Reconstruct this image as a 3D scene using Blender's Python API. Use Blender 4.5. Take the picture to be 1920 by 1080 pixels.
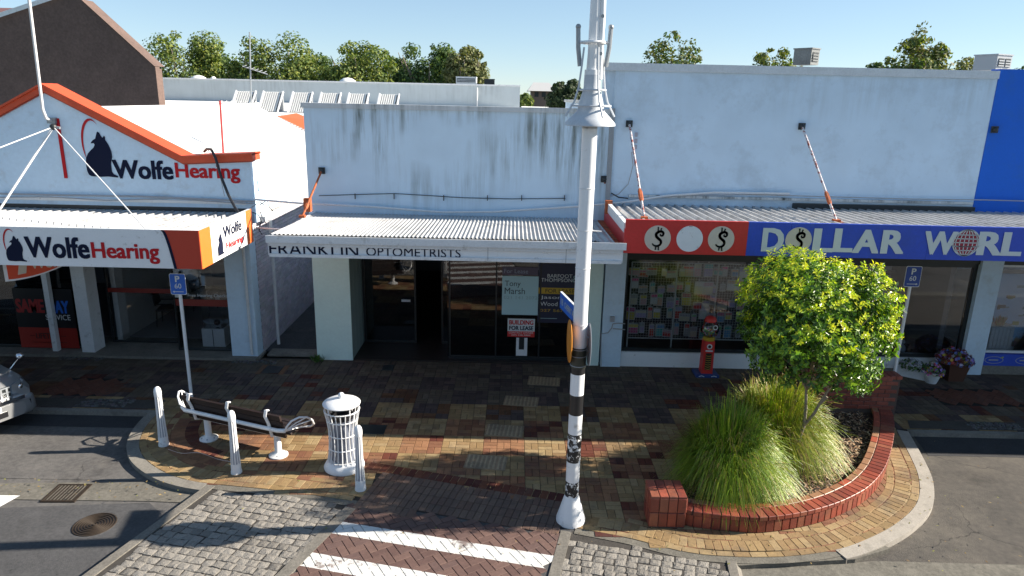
import bpy, bmesh, math, random
from mathutils import Vector, Matrix
from mathutils.geometry import tessellate_polygon
random.seed(7)
R = math.radians
PI = math.pi
scene = bpy.context.scene
C = scene.collection
for o in list(bpy.data.objects):
    bpy.data.objects.remove(o)

# ------------------------------------------------------------------ camera
FPX, PITCH, ROLL, CAMH = 1300.0, R(15.3), R(1.24), 6.0
cp, sp, ca, sa = math.cos(PITCH), math.sin(PITCH), math.cos(ROLL), math.sin(ROLL)
FW = Vector((0, cp, -sp)); RT = Vector((ca, sa * sp, sa * cp)); UP = Vector((-sa, ca * sp, ca * cp))
cam_data = bpy.data.cameras.new("camera")
cam = bpy.data.objects.new("camera", cam_data)
C.objects.link(cam)
m = Matrix((RT, UP, -FW)).transposed().to_4x4()
m.translation = Vector((0, 0, CAMH))
cam.matrix_world = m
cam_data.sensor_width = 36
cam_data.lens = 36 * FPX / 1920
cam_data.clip_end = 6000
cam_data.clip_start = 0.1
scene.camera = cam

# ------------------------------------------------------------------ light
SUNV = Vector((1.88, 0.19, 1.0)).normalized()        # towards the sun
world = bpy.data.worlds.new("World")
scene.world = world
world.use_nodes = True
wn = world.node_tree
wn.nodes.clear()
sky = wn.nodes.new('ShaderNodeTexSky')
sky.sky_type = 'NISHITA'
sky.sun_disc = False
sky.sun_elevation = math.asin(SUNV.z)
sky.sun_rotation = math.atan2(SUNV.x, SUNV.y)
sky.air_density = 0.8
sky.dust_density = 0.0
sky.ozone_density = 5.0
bg = wn.nodes.new('ShaderNodeBackground')
bg.inputs['Strength'].default_value = 0.08
wo = wn.nodes.new('ShaderNodeOutputWorld')
gam = wn.nodes.new('ShaderNodeGamma')           # a softer, evenly bright haze-free sky
gam.inputs[1].default_value = 0.6
tn = wn.nodes.new('ShaderNodeMix'); tn.data_type = 'RGBA'; tn.blend_type = 'MULTIPLY'
tn.inputs['Factor'].default_value = 1; tn.inputs['B'].default_value = (1.40, 1.47, 1.46, 1)
wn.links.new(sky.outputs[0], gam.inputs[0]); wn.links.new(gam.outputs[0], tn.inputs['A']); wn.links.new(tn.outputs['Result'], bg.inputs[0])
wn.links.new(bg.outputs[0], wo.inputs[0])
sun_d = bpy.data.lights.new("sun", 'SUN')
sun_d.energy = 4.6
sun_d.angle = R(0.5)
sun_d.color = (1.0, 0.91, 0.78)
sun = bpy.data.objects.new("sun", sun_d)
C.objects.link(sun)
sun.rotation_euler = SUNV.to_track_quat('Z', 'Y').to_euler()
sun.location = (20, 2, 20)
scene.view_settings.view_transform = 'Standard'
scene.view_settings.look = 'None'
scene.view_settings.gamma = 1
scene.view_settings.use_curve_mapping = False
scene.view_settings.exposure = 1.42
scene.cycles.max_bounces = 6
scene.cycles.transparent_max_bounces = 16
scene.cycles.use_denoising = True

# ------------------------------------------------------------------ helpers
def ray(px, py):
    return FW + RT * ((px - 960) / FPX) + UP * ((540 - py) / FPX)
def G(px, py, z=0.0):                  # a point on a level plane
    d = ray(px, py); t = (z - CAMH) / d.z
    return (d.x * t, d.y * t)
def W(px, py, Y):                      # a point (x, z) on an upright plane facing the street
    d = ray(px, py); t = Y / d.y
    return (d.x * t, CAMH + d.z * t)
def proj(p):
    v = Vector(p) - Vector((0, 0, CAMH)); z = v.dot(FW)
    if z < 0.1: return None
    return (960 + FPX * v.dot(RT) / z, 540 - FPX * v.dot(UP) / z)

MATS = {}
def M(name, col=(.5, .5, .5), rough=.6, metal=0., noise=None, bump=None, tint=False, spec=.5, col2=None, emit=None, coat=0., trans=0.):
    """principled material; noise=(scale, amount) colour variation, bump=(scale, strength)"""
    if name in MATS: return MATS[name]
    mt = bpy.data.materials.new(name); MATS[name] = mt
    mt.use_nodes = True
    nt = mt.node_tree; N = nt.nodes; L = nt.links
    b = N['Principled BSDF']
    b.inputs['Roughness'].default_value = rough
    b.inputs['Metallic'].default_value = metal
    b.inputs['Specular IOR Level'].default_value = spec
    if coat: b.inputs['Coat Weight'].default_value = coat
    if trans: b.inputs['Transmission Weight'].default_value = trans
    src = None
    geo = N.new('ShaderNodeNewGeometry')
    if tint:
        at = N.new('ShaderNodeAttribute'); at.attribute_name = 'tint'
        src = at.outputs['Color']
    if noise:
        t = N.new('ShaderNodeTexNoise'); t.inputs['Scale'].default_value = noise[0]; t.inputs['Detail'].default_value = 6; t.inputs['Roughness'].default_value = .65
        L.new(geo.outputs['Position'], t.inputs['Vector'])
        t2 = N.new('ShaderNodeTexNoise'); t2.inputs['Scale'].default_value = noise[0] * 9; t2.inputs['Detail'].default_value = 4
        L.new(geo.outputs['Position'], t2.inputs['Vector'])
        ad = N.new('ShaderNodeMath'); ad.operation = 'ADD'
        L.new(t.outputs['Fac'], ad.inputs[0]); L.new(t2.outputs['Fac'], ad.inputs[1])
        mr = N.new('ShaderNodeMapRange')
        mr.inputs['From Min'].default_value = .7; mr.inputs['From Max'].default_value = 1.3
        mr.inputs['To Min'].default_value = 1 - noise[1]; mr.inputs['To Max'].default_value = 1 + noise[1]
        L.new(ad.outputs[0], mr.inputs['Value'])
        if col2:
            mx = N.new('ShaderNodeMix'); mx.data_type = 'RGBA'
            mr.inputs['To Min'].default_value = 0; mr.inputs['To Max'].default_value = 1
            mx.inputs['A'].default_value = (*col, 1); mx.inputs['B'].default_value = (*col2, 1)
            L.new(mr.outputs[0], mx.inputs['Factor']); L.new(mx.outputs['Result'], b.inputs['Base Color'])
            src = 'done'
        else:
            mx = N.new('ShaderNodeVectorMath'); mx.operation = 'SCALE'
            L.new(mr.outputs[0], mx.inputs['Scale'])
            if src: L.new(src, mx.inputs[0])
            else: mx.inputs[0].default_value = col
            src = mx.outputs[0]
    if src is None: b.inputs['Base Color'].default_value = (*col, 1)
    elif src != 'done': L.new(src, b.inputs['Base Color'])
    if bump:
        t = N.new('ShaderNodeTexNoise'); t.inputs['Scale'].default_value = bump[0]; t.inputs['Detail'].default_value = 5
        L.new(geo.outputs['Position'], t.inputs['Vector'])
        bp = N.new('ShaderNodeBump'); bp.inputs['Strength'].default_value = bump[1]; bp.inputs['Distance'].default_value = .01
        L.new(t.outputs['Fac'], bp.inputs['Height']); L.new(bp.outputs[0], b.inputs['Normal'])
    if emit:
        b.inputs['Emission Color'].default_value = (*col, 1); b.inputs['Emission Strength'].default_value = emit
    return mt

TPL = dict(f=[(0,1,5,4),(1,2,6,5),(2,3,7,6),(3,0,4,7),(4,5,9,8),(5,6,10,9),(6,7,11,10),(7,4,8,11),(8,9,10,11)])
class MB:
    def __init__(s): s.v = []; s.f = []; s.c = []; s.m = []; s.s = []
    def add(s, vs, fs, c=None, m=0, smooth=False):
        n = len(s.v); s.v.extend(tuple(v) for v in vs)
        for f in fs:
            s.f.append(tuple(i + n for i in f)); s.c.append(c or (1, 1, 1)); s.m.append(m); s.s.append(smooth)
        return s
    def box(s, x0, x1, y0, y1, z0, z1, c=None, m=0):
        if x0 > x1: x0, x1 = x1, x0
        if y0 > y1: y0, y1 = y1, y0
        if z0 > z1: z0, z1 = z1, z0
        vs = [(x0,y0,z0),(x1,y0,z0),(x1,y1,z0),(x0,y1,z0),(x0,y0,z1),(x1,y0,z1),(x1,y1,z1),(x0,y1,z1)]
        return s.add(vs, [(3,2,1,0),(4,5,6,7),(0,1,5,4),(1,2,6,5),(2,3,7,6),(3,0,4,7)], c, m)
    def tbox(s, mat, x0, x1, y0, y1, z0, z1, c=None, m=0):
        t = MB().box(x0, x1, y0, y1, z0, z1, c, m)
        return s.add([mat @ Vector(v) for v in t.v], t.f, c, m)
    def brick(s, x, y, z, l, w, h, rot=0., c=None, ch=.004, m=0):
        """a chamfered brick lying flat, its top at z"""
        cr, sr = math.cos(rot), math.sin(rot); vs = []
        for (a, b, zz) in ((l/2, w/2, z-h), (l/2, w/2, z-ch), (l/2-ch, w/2-ch, z)):
            for (i, j) in ((-1,-1),(1,-1),(1,1),(-1,1)):
                vs.append((x + i*a*cr - j*b*sr, y + i*a*sr + j*b*cr, zz))
        return s.add(vs, TPL['f'], c, m)
    def quad(s, a, b, c_, d, c=None, m=0): return s.add([a, b, c_, d], [(0,1,2,3)], c, m)
    def tube(s, pts, r, n=8, c=None, m=0, caps=True, smooth=True):
        pts = [Vector(p) for p in pts]; k = len(pts)
        rr = r if isinstance(r, (list, tuple)) else [r] * k
        vs = []; up = None
        for i, p in enumerate(pts):
            d = (pts[min(i+1, k-1)] - pts[max(i-1, 0)])
            d = d.normalized() if d.length > 1e-9 else Vector((0,0,1))
            if up is None:
                up = Vector((0,0,1)) if abs(d.z) < .9 else Vector((1,0,0))
            a = d.cross(up).normalized(); bb = a.cross(d).normalized(); up = bb
            for j in range(n):
                t = 2*PI*j/n
                vs.append(p + (a*math.cos(t) + bb*math.sin(t)) * rr[i])
        fs = [(i*n+j, i*n+(j+1)%n, (i+1)*n+(j+1)%n, (i+1)*n+j) for i in range(k-1) for j in range(n)]
        s.add(vs, fs, c, m, smooth)
        if caps:
            s.add(vs[:n], [tuple(range(n))], c, m); s.add(vs[-n:], [tuple(range(n-1, -1, -1))], c, m)
        return s
    def lathe(s, prof, n=24, cx=0, cy=0, c=None, m=0, smooth=True):
        vs = [(cx + r*math.cos(2*PI*j/n), cy + r*math.sin(2*PI*j/n), z) for (r, z) in prof for j in range(n)]
        fs = [(i*n+j, i*n+(j+1)%n, (i+1)*n+(j+1)%n, (i+1)*n+j) for i in range(len(prof)-1) for j in range(n)]
        return s.add(vs, fs, c, m, smooth)
    def ring(s, cx, cy, cz, rad, r, n=28, k=6, c=None, m=0):
        return s.tube([(cx+rad*math.cos(2*PI*i/n), cy+rad*math.sin(2*PI*i/n), cz) for i in range(n+1)], r, k, c, m, caps=False)
    def slab(s, pts, z0, z1, c=None, m=0, sides=True):
        """a level slab with the outline pts (x, y)"""
        n = len(pts)
        tri = tessellate_polygon([[Vector((p[0], p[1], 0)) for p in pts]])
        A = sum(pts[i][0]*pts[(i+1)%n][1]-pts[(i+1)%n][0]*pts[i][1] for i in range(n))
        s.add([(p[0], p[1], z1) for p in pts], tri, c, m)
        if sides:
            vs = [(p[0], p[1], z0) for p in pts] + [(p[0], p[1], z1) for p in pts]
            fs = [(i, (i+1)%n, n+(i+1)%n, n+i) if A > 0 else ((i+1)%n, i, n+i, n+(i+1)%n) for i in range(n)]
            s.add(vs, fs, c, m)
        return s
    def plate(s, pts, y0, y1, c=None, m=0):
        """an upright plate facing -y with the outline pts (x, z)"""
        n = len(pts)
        tri = tessellate_polygon([[Vector((p[0], p[1], 0)) for p in pts]])
        s.add([(p[0], y0, p[1]) for p in pts], tri, c, m)
        s.add([(p[0], y1, p[1]) for p in pts], tri, c, m)
        vs = [(p[0], y0, p[1]) for p in pts] + [(p[0], y1, p[1]) for p in pts]
        s.add(vs, [(i, (i+1)%n, n+(i+1)%n, n+i) for i in range(n)], c, m)
        return s
    def ball(s, x, y, z, r, n=12, c=None, m=0, sz=1.):
        prof = [(r*math.sin(PI*i/n), z - r*sz*math.cos(PI*i/n)) for i in range(n+1)]
        prof[0] = (1e-4, prof[0][1]); prof[-1] = (1e-4, prof[-1][1])
        return s.lathe(prof, n*2, x, y, c, m)
    def mesh(s, name, mats, off=(0,0,0), fix=False):
        me = bpy.data.meshes.new(name)
        if off != (0,0,0): vs = [(v[0]-off[0], v[1]-off[1], v[2]-off[2]) for v in s.v]
        else: vs = s.v
        me.from_pydata(vs, [], s.f)
        if not isinstance(mats, (list, tuple)): mats = [mats]
        for x in mats: me.materials.append(x)
        me.polygons.foreach_set('material_index', s.m)
        me.polygons.foreach_set('use_smooth', s.s)
        at = me.color_attributes.new('tint', 'FLOAT_COLOR', 'CORNER')
        buf = []
        for f, c in zip(s.f, s.c): buf.extend((c[0], c[1], c[2], 1.) * len(f))
        at.data.foreach_set('color', buf)
        if any(s.s): me.set_sharp_from_angle(angle=R(42))
        if fix:
            bm = bmesh.new(); bm.from_mesh(me); bmesh.ops.recalc_face_normals(bm, faces=bm.faces); bm.to_mesh(me); bm.free()
        me.update()
        return me
    def build(s, name, mats, parent=None, kind=None, loc=None, local=False, fix=False):
        """one mesh object; the shape is given in world metres unless local"""
        if loc is None and parent is None:
            xs = [v[0] for v in s.v]; ys = [v[1] for v in s.v]; zs = [v[2] for v in s.v]
            loc = ((min(xs)+max(xs))/2, (min(ys)+max(ys))/2, min(zs))
        if parent is not None and not local:
            p = wloc(parent)
            if loc is None: loc = tuple(s.v[0])
            o = bpy.data.objects.new(name, s.mesh(name, mats, loc, fix))
            C.objects.link(o); o.parent = parent; o.location = Vector(loc) - p
        else:
            if local: loc = loc or (0,0,0)
            o = bpy.data.objects.new(name, s.mesh(name, mats, (0,0,0) if local else tuple(loc), fix))
            C.objects.link(o); o.parent = parent; o.location = loc
        if kind: o['kind'] = kind
        return o
def wloc(o):
    p = Vector((0,0,0))
    while o is not None: p = p + o.location; o = o.parent
    return p
def tag(o, label=None, cat=None, group=None, kind=None):
    if label: o['label'] = label
    if cat: o['category'] = cat
    if group: o['group'] = group
    if kind: o['kind'] = kind
    return o
def thing(name, label, cat, loc=(0,0,0), rz=0., group=None):
    o = bpy.data.objects.new(name, None); C.objects.link(o)
    o.location = loc; o.rotation_euler = (0,0,rz); o.empty_display_size = .2
    return tag(o, label, cat, group)
def copy_tree(o, loc=None, rz=None, label=None, parent=None):
    c = o.copy(); C.objects.link(c)
    if parent is not None: c.parent = parent
    if loc is not None: c.location = loc
    if rz is not None: c.rotation_euler = (0,0,rz)
    if label: c['label'] = label
    for ch in list(o.children): copy_tree(ch, parent=c)
    return c
def text_geo(txt, x0, z0, x1, z1, y, bold=.0, depth=.006, squash=True, shear=0.):
    """lettering stretched into the box x0..x1, z0..z1 on an upright plane facing -y"""
    cu = bpy.data.curves.new('lettering', 'FONT')
    cu.body = txt; cu.extrude = 0; cu.offset = min(bold, .006); cu.resolution_u = 3; cu.shear = shear
    cu.align_x = 'LEFT'
    ob = bpy.data.objects.new('lettering', cu); C.objects.link(ob)
    dg = bpy.context.evaluated_depsgraph_get()
    me = bpy.data.meshes.new_from_object(ob.evaluated_get(dg))
    bpy.data.objects.remove(ob); bpy.data.curves.remove(cu)
    vs = [tuple(v.co) for v in me.vertices]; fs = [tuple(p.vertices) for p in me.polygons]
    bpy.data.meshes.remove(me)
    if not vs: return MB()
    ax, bx = min(v[0] for v in vs), max(v[0] for v in vs); ay, by = min(v[1] for v in vs), max(v[1] for v in vs)
    sx = (x1-x0)/(bx-ax); sz = (z1-z0)/(by-ay)
    b = MB()
    if bold > .01:                      # heavier strokes: a few copies set a little apart
        bx_, bz_ = bold*1.1*sx, bold*.55*sz
        x0 += bx_; x1 -= bx_; sx = (x1-x0)/(bx-ax)
        for q, (dx, dz) in enumerate(((-1,-1),(1,-1),(-1,1),(1,1))):
            b.add([(x0+(v[0]-ax)*sx+dx*bx_, y+.0006*(q+1), z0+(v[1]-ay)*sz+dz*bz_) for v in vs], fs)
    b.add([(x0+(v[0]-ax)*sx, y, z0+(v[1]-ay)*sz) for v in vs], fs)
    # a skirt behind the face gives the letters their thickness
    from collections import Counter
    ec = Counter(); 
    for f in fs:
        for i in range(len(f)): ec[tuple(sorted((f[i], f[(i+1)%len(f)])))] += 1
    bd = [e for e in ec if ec[e] == 1]
    base = [(x0+(v[0]-ax)*sx, y, z0+(v[1]-ay)*sz) for v in vs]
    for (i, j) in bd:
        b.add([base[i], base[j], (base[j][0], y+depth, base[j][2]), (base[i][0], y+depth, base[i][2])], [(0,1,2,3)])
    return b
def disc_pts(cx, cz, r, n=36, r2=None): return [(cx+r*math.cos(2*PI*i/n), cz+(r2 or r)*math.sin(2*PI*i/n)) for i in range(n)]
def inpoly(x, y, P):
    c = False; n = len(P); j = n-1
    for i in range(n):
        if (P[i][1] > y) != (P[j][1] > y) and x < (P[j][0]-P[i][0])*(y-P[i][1])/(P[j][1]-P[i][1]) + P[i][0]: c = not c
        j = i
    return c
def smooth_curve(P, n=6):
    out = []
    for i in range(len(P)-1):
        p0 = P[max(i-1,0)]; p1 = P[i]; p2 = P[i+1]; p3 = P[min(i+2, len(P)-1)]
        for k in range(n):
            t = k/n
            out.append(tuple(.5*((2*p1[a]) + (-p0[a]+p2[a])*t + (2*p0[a]-5*p1[a]+4*p2[a]-p3[a])*t*t + (-p0[a]+3*p1[a]-3*p2[a]+p3[a])*t**3) for a in (0,1)))
    out.append(tuple(P[-1])); return out
def offset(P, d):
    out = []
    for i in range(len(P)):
        a = P[max(i-1,0)]; b = P[min(i+1, len(P)-1)]
        dx, dy = b[0]-a[0], b[1]-a[1]; l = math.hypot(dx, dy) or 1
        out.append((P[i][0]-dy/l*d, P[i][1]+dx/l*d))
    return out
def walk(P, step, start=0.):
    """evenly spaced (x, y, angle) along the polyline P"""
    res = []; acc = start
    for i in range(len(P)-1):
        a = P[i]; b = P[i+1]; l = math.hypot(b[0]-a[0], b[1]-a[1])
        while acc <= l and l > 0:
            t = acc/l; res.append((a[0]+(b[0]-a[0])*t, a[1]+(b[1]-a[1])*t, math.atan2(b[1]-a[1], b[0]-a[0]))); acc += step
        acc -= l
    return res
def jit(c, a=.12):
    k = 1 + random.uniform(-a, a); return tuple(max(0., x*k*(1+random.uniform(-a, a)*.35)) for x in c)
_pm = {}
def lay_pieces(parent, name, items, mat, limit=300, h=.03, ch=.004, kindname=None):
    """items: (x, y, z, l, w, rot, colour). The nearest in view become parts that share mesh data; the rest are one part"""
    sc = []
    for it in items:
        p = proj((it[0], it[1], it[2]))
        vis = p is not None and -20 < p[0] < 1940 and -20 < p[1] < 1100
        sc.append((0 if vis else 1, it[0]**2 + it[1]**2 + (it[2]-CAMH)**2, it))
    sc.sort(key=lambda q: (q[0], q[1]))
    p0 = wloc(parent); rest = MB()
    for n, (v, d, it) in enumerate(sc):
        x, y, z, l, w, rot, c = it
        if n < limit and v == 0:
            key = (name, round(l, 3), round(w, 3), tuple(round(q, 2) for q in c), h)
            if key not in _pm:
                _pm[key] = MB().brick(0, 0, 0, l, w, h, 0, c, ch).mesh(name, mat)
            o = bpy.data.objects.new(name, _pm[key]); C.objects.link(o); o.parent = parent
            o.location = (x-p0.x, y-p0.y, z-p0.z+random.uniform(-.0012, .0012))
            o.rotation_euler = (random.uniform(-.006, .006), random.uniform(-.006, .006), rot)
        else:
            rest.brick(x, y, z+random.uniform(-.001, .001), l, w, h, rot, jit(c, .06), ch)
    if rest.v: rest.build(name + '_field', mat, parent, kind='stuff')
# ------------------------------------------------------------------ materials
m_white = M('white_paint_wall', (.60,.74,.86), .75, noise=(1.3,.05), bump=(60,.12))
m_white2 = M('white_paint_metal', (.78,.79,.80), .35, noise=(6,.03))
m_trim = M('white_painted_trim', (.72,.73,.74), .5, noise=(4,.08))
m_mint = M('pale_mint_paint', (.70,.86,.80), .5, noise=(2,.04))
m_orange = M('orange_red_paint', (.62,.075,.02), .5, noise=(7,.12))
m_orange2 = M('bright_orange_vinyl', (.85,.17,.03), .4)
m_navy = M('navy_lettering', (.008,.012,.035), .8, spec=.15)
m_red = M('red_lettering', (.50,.02,.025), .8, spec=.15)
m_signred = M('red_sign_panel', (.60,.035,.03), .45, noise=(3,.07))
m_signblue = M('blue_sign_panel', (.025,.075,.52), .45, noise=(3,.07))
m_wallblue = M('blue_painted_wall', (.003,.12,.62), .7, noise=(2,.04), bump=(50,.1))
m_cream = M('cream_disc', (.62,.55,.45), .6, noise=(9,.06))
m_pblue = M('parking_blue', (.02,.13,.55), .35)
m_black = M('black_paint', (.012,.012,.014), .4)
m_frame = M('dark_window_frame', (.02,.024,.026), .4)
m_interior = M('shop_interior', (.35,.35,.36), .9)
m_intlight = M('interior_painted_brick', (.85,.83,.78), .8, noise=(3,.06))
m_carpet = M('grey_shop_carpet', (.26,.26,.27), .95, noise=(30,.2))
m_tilefloor = M('dark_floor_tiles', (.03,.022,.02), .5, noise=(8,.25))
m_conc = M('weathered_concrete', (.20,.185,.16), .9, noise=(3,.22), bump=(80,.35))
m_kerb = M('pale_kerb_concrete', (.33,.30,.26), .85, noise=(5,.16), bump=(90,.25))
m_gutter = M('dirty_channel_concrete', (.13,.12,.10), .9, noise=(2.2,.35), bump=(60,.4))
m_dark = M('dark_joint_sand', (.016,.014,.013), .95, noise=(20,.3))
m_paver = M('clay_paver', (.3,.2,.1), .8, tint=True, noise=(14,.22), bump=(120,.35), spec=.3)
m_glazed = M('glazed_planter_brick', (.4,.1,.05), .45, tint=True, noise=(9,.22), bump=(70,.12))
m_cobble = M('granite_cobble', (.3,.28,.26), .75, tint=True, noise=(35,.30), bump=(60,1.))
m_galv = M('galvanised_sheet', (.52,.53,.53), .42, metal=.55, noise=(2.5,.22))
m_sheetw = M('weathered_white_sheet', (.50,.50,.50), .45, metal=.25, noise=(2.2,.16))
m_rust = M('rusty_orange_steel', (.42,.10,.03), .75, noise=(14,.35))
m_rod = M('peeling_white_rod', (.62,.60,.60), .6)
m_pipe = M('white_pipe', (.68,.68,.68), .5, noise=(5,.1))
m_grey = M('grey_metal', (.30,.32,.34), .45, metal=.3, noise=(6,.1))
m_cable = M('black_cable', (.015,.015,.018), .5)
m_gcable = M('grey_cable', (.35,.36,.38), .5)
m_roofw = M('white_roof_sheet', (.82,.81,.78), .5, noise=(1,.04))
m_shed = M('grey_wall_cladding', (.50,.54,.56), .7, noise=(1.2,.12), bump=(20,.1))
m_pgrey = M('pale_grey_paint', (.50,.53,.57), .5, noise=(9,.1))
m_brown = M('brown_painted_masonry', (.125,.082,.068), .9, noise=(1.1,.22), bump=(12,.7))
m_ridge = M('brown_roof_sheet', (.16,.07,.06), .7)
m_iron = M('rusty_cast_iron', (.04,.028,.019), .6, metal=.3, noise=(20,.35))
m_mulch = M('bark_mulch', (.17,.10,.055), .95, tint=True, noise=(30,.3))
m_soil = M('dark_soil', (.045,.028,.018), 1., noise=(25,.4), bump=(40,1.))
m_wood = M('dark_stained_timber', (.022,.013,.011), .5, noise=(10,.35))
m_leaf = M('glossy_leaf', (.1,.2,.03), .38, tint=True, spec=.5)
m_far = M('far_leaf', (.08,.12,.03), .7, tint=True)
m_blade = M('grass_blade', (.1,.18,.03), .45, tint=True)
m_bark = M('pale_bark', (.26,.22,.17), .85, noise=(12,.25), bump=(40,.6))
m_tint = M('printed_goods', (.5,.5,.5), .5, tint=True)
m_petal = M('flower_petals', (.5,.5,.5), .7, tint=True)
m_silver = M('silver_car_paint', (.42,.43,.44), .30, metal=.6, coat=.6)
m_chrome = M('chrome', (.7,.7,.72), .12, metal=1.)
m_lens = M('lamp_lens', (.20,.24,.28), .08, spec=.8, coat=1.)
m_rubber = M('black_rubber', (.02,.02,.02), .8)
m_brickw = M('painted_alley_brick', (.34,.33,.35), .8, tint=True, noise=(2,.10), bump=(70,.3))

def leafy(mt, k):                       # thin leaves let some light through
    nt = mt.node_tree; N = nt.nodes; L = nt.links
    b = N['Principled BSDF']; out = [n for n in N if n.type == 'OUTPUT_MATERIAL'][0]
    tr = N.new('ShaderNodeBsdfTranslucent'); at = [n for n in N if n.type == 'ATTRIBUTE'][0]
    sc_ = N.new('ShaderNodeVectorMath'); sc_.operation = 'MULTIPLY'; sc_.inputs[1].default_value = (1.5, 1.6, .6)
    L.new(at.outputs['Color'], sc_.inputs[0]); L.new(sc_.outputs[0], tr.inputs['Color'])
    mx = N.new('ShaderNodeMixShader'); mx.inputs[0].default_value = k
    L.new(b.outputs[0], mx.inputs[1]); L.new(tr.outputs[0], mx.inputs[2]); L.new(mx.outputs[0], out.inputs[0])
leafy(m_leaf, .22); leafy(m_far, .25); leafy(m_blade, .22)
def worn(mt, col, scale, lo, hi, amt):  # patches of dirt, chips or fading with a shape of their own
    nt = mt.node_tree; N = nt.nodes; L = nt.links; b = N['Principled BSDF']
    g = N.new('ShaderNodeNewGeometry'); n = N.new('ShaderNodeTexNoise'); n.inputs['Scale'].default_value = scale; n.inputs['Detail'].default_value = 9; n.inputs['Roughness'].default_value = .72
    L.new(g.outputs['Position'], n.inputs['Vector'])
    r = N.new('ShaderNodeMapRange'); r.inputs['From Min'].default_value = lo; r.inputs['From Max'].default_value = hi; r.inputs['To Max'].default_value = amt
    L.new(n.outputs['Fac'], r.inputs['Value'])
    mx = N.new('ShaderNodeMix'); mx.data_type = 'RGBA'; mx.inputs['B'].default_value = (*col, 1)
    if b.inputs['Base Color'].links: L.new(b.inputs['Base Color'].links[0].from_socket, mx.inputs['A'])
    else: mx.inputs['A'].default_value = tuple(b.inputs['Base Color'].default_value)
    L.new(r.outputs[0], mx.inputs['Factor']); L.new(mx.outputs['Result'], b.inputs['Base Color'])
def cracked(mt, scale=.45, col=(.02,.02,.02)):
    nt = mt.node_tree; N = nt.nodes; L = nt.links; b = N['Principled BSDF']
    g = N.new('ShaderNodeNewGeometry'); n = N.new('ShaderNodeTexNoise'); n.inputs['Scale'].default_value = 2.5; n.inputs['Detail'].default_value = 5
    L.new(g.outputs['Position'], n.inputs['Vector'])
    ad = N.new('ShaderNodeVectorMath'); ad.operation = 'ADD'; sc_ = N.new('ShaderNodeVectorMath'); sc_.operation = 'SCALE'; sc_.inputs['Scale'].default_value = .5
    L.new(n.outputs['Color'], sc_.inputs[0]); L.new(sc_.outputs[0], ad.inputs[0]); L.new(g.outputs['Position'], ad.inputs[1])
    v = N.new('ShaderNodeTexVoronoi'); v.feature = 'DISTANCE_TO_EDGE'; v.inputs['Scale'].default_value = scale
    L.new(ad.outputs[0], v.inputs['Vector'])
    r = N.new('ShaderNodeMapRange'); r.inputs['From Min'].default_value = .0; r.inputs['From Max'].default_value = .006; r.inputs['To Min'].default_value = .75; r.inputs['To Max'].default_value = 0
    L.new(v.outputs['Distance'], r.inputs['Value'])
    n2 = N.new('ShaderNodeTexNoise'); n2.inputs['Scale'].default_value = .5; L.new(g.outputs['Position'], n2.inputs['Vector'])
    r2 = N.new('ShaderNodeMapRange'); r2.inputs['From Min'].default_value = .48; r2.inputs['From Max'].default_value = .6; L.new(n2.outputs['Fac'], r2.inputs['Value'])
    mu = N.new('ShaderNodeMath'); mu.operation = 'MULTIPLY'; L.new(r.outputs[0], mu.inputs[0]); L.new(r2.outputs[0], mu.inputs[1])
    mx = N.new('ShaderNodeMix'); mx.data_type = 'RGBA'; mx.inputs['B'].default_value = (*col, 1)
    L.new(b.inputs['Base Color'].links[0].from_socket, mx.inputs['A']); L.new(mu.outputs[0], mx.inputs['Factor']); L.new(mx.outputs['Result'], b.inputs['Base Color'])
worn(m_white2, (.33,.30,.26), 7, .60, .70, .6); worn(m_trim, (.28,.27,.25), 5, .56, .70, .6); worn(m_white, (.40,.43,.44), 2.2, .54, .72, .5)
worn(m_rod, (.26,.04,.025), 11, .50, .53, 1.0); worn(m_rust, (.10,.04,.02), 8, .52, .62, .8)
worn(m_paver, (.07,.06,.055), 1.3, .50, .68, .55); worn(m_paver, (.20,.17,.14), 6, .60, .72, .4)
worn(m_glazed, (.10,.05,.04), 4, .52, .70, .6); worn(m_wallblue, (.03,.13,.42), 1.2, .5, .7, .5)
worn(m_kerb, (.14,.13,.11), 3, .52, .70, .7); worn(m_conc, (.09,.08,.07), 2, .5, .68, .6)
worn(m_sheetw, (.22,.21,.20), 2.4, .50, .68, .7); worn(m_galv, (.2,.2,.2), 3, .5, .7, .6)

def make_glass(name, tintc=(.75,.8,.82), rough=.02, refl=1.):
    mt = bpy.data.materials.new(name); mt.use_nodes = True
    nt = mt.node_tree; N = nt.nodes; L = nt.links; N.clear()
    out = N.new('ShaderNodeOutputMaterial'); tr = N.new('ShaderNodeBsdfTransparent'); gl = N.new('ShaderNodeBsdfGlossy')
    tr.inputs[0].default_value = (*tintc, 1); gl.inputs['Roughness'].default_value = rough
    fr = N.new('ShaderNodeFresnel'); fr.inputs[0].default_value = 1.55
    mu = N.new('ShaderNodeMath'); mu.operation = 'MULTIPLY_ADD'; mu.inputs[1].default_value = refl; mu.inputs[2].default_value = .03; mu.use_clamp = True
    mx = N.new('ShaderNodeMixShader')
    L.new(fr.outputs[0], mu.inputs[0]); L.new(mu.outputs[0], mx.inputs[0]); L.new(tr.outputs[0], mx.inputs[1]); L.new(gl.outputs[0], mx.inputs[2]); L.new(mx.outputs[0], out.inputs[0])
    return mt
m_glass = make_glass('shop_window_glass', (.92,.94,.95))
m_glassdark = make_glass('tinted_shop_glass', (.30,.34,.38), .02, 1.4)

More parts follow.
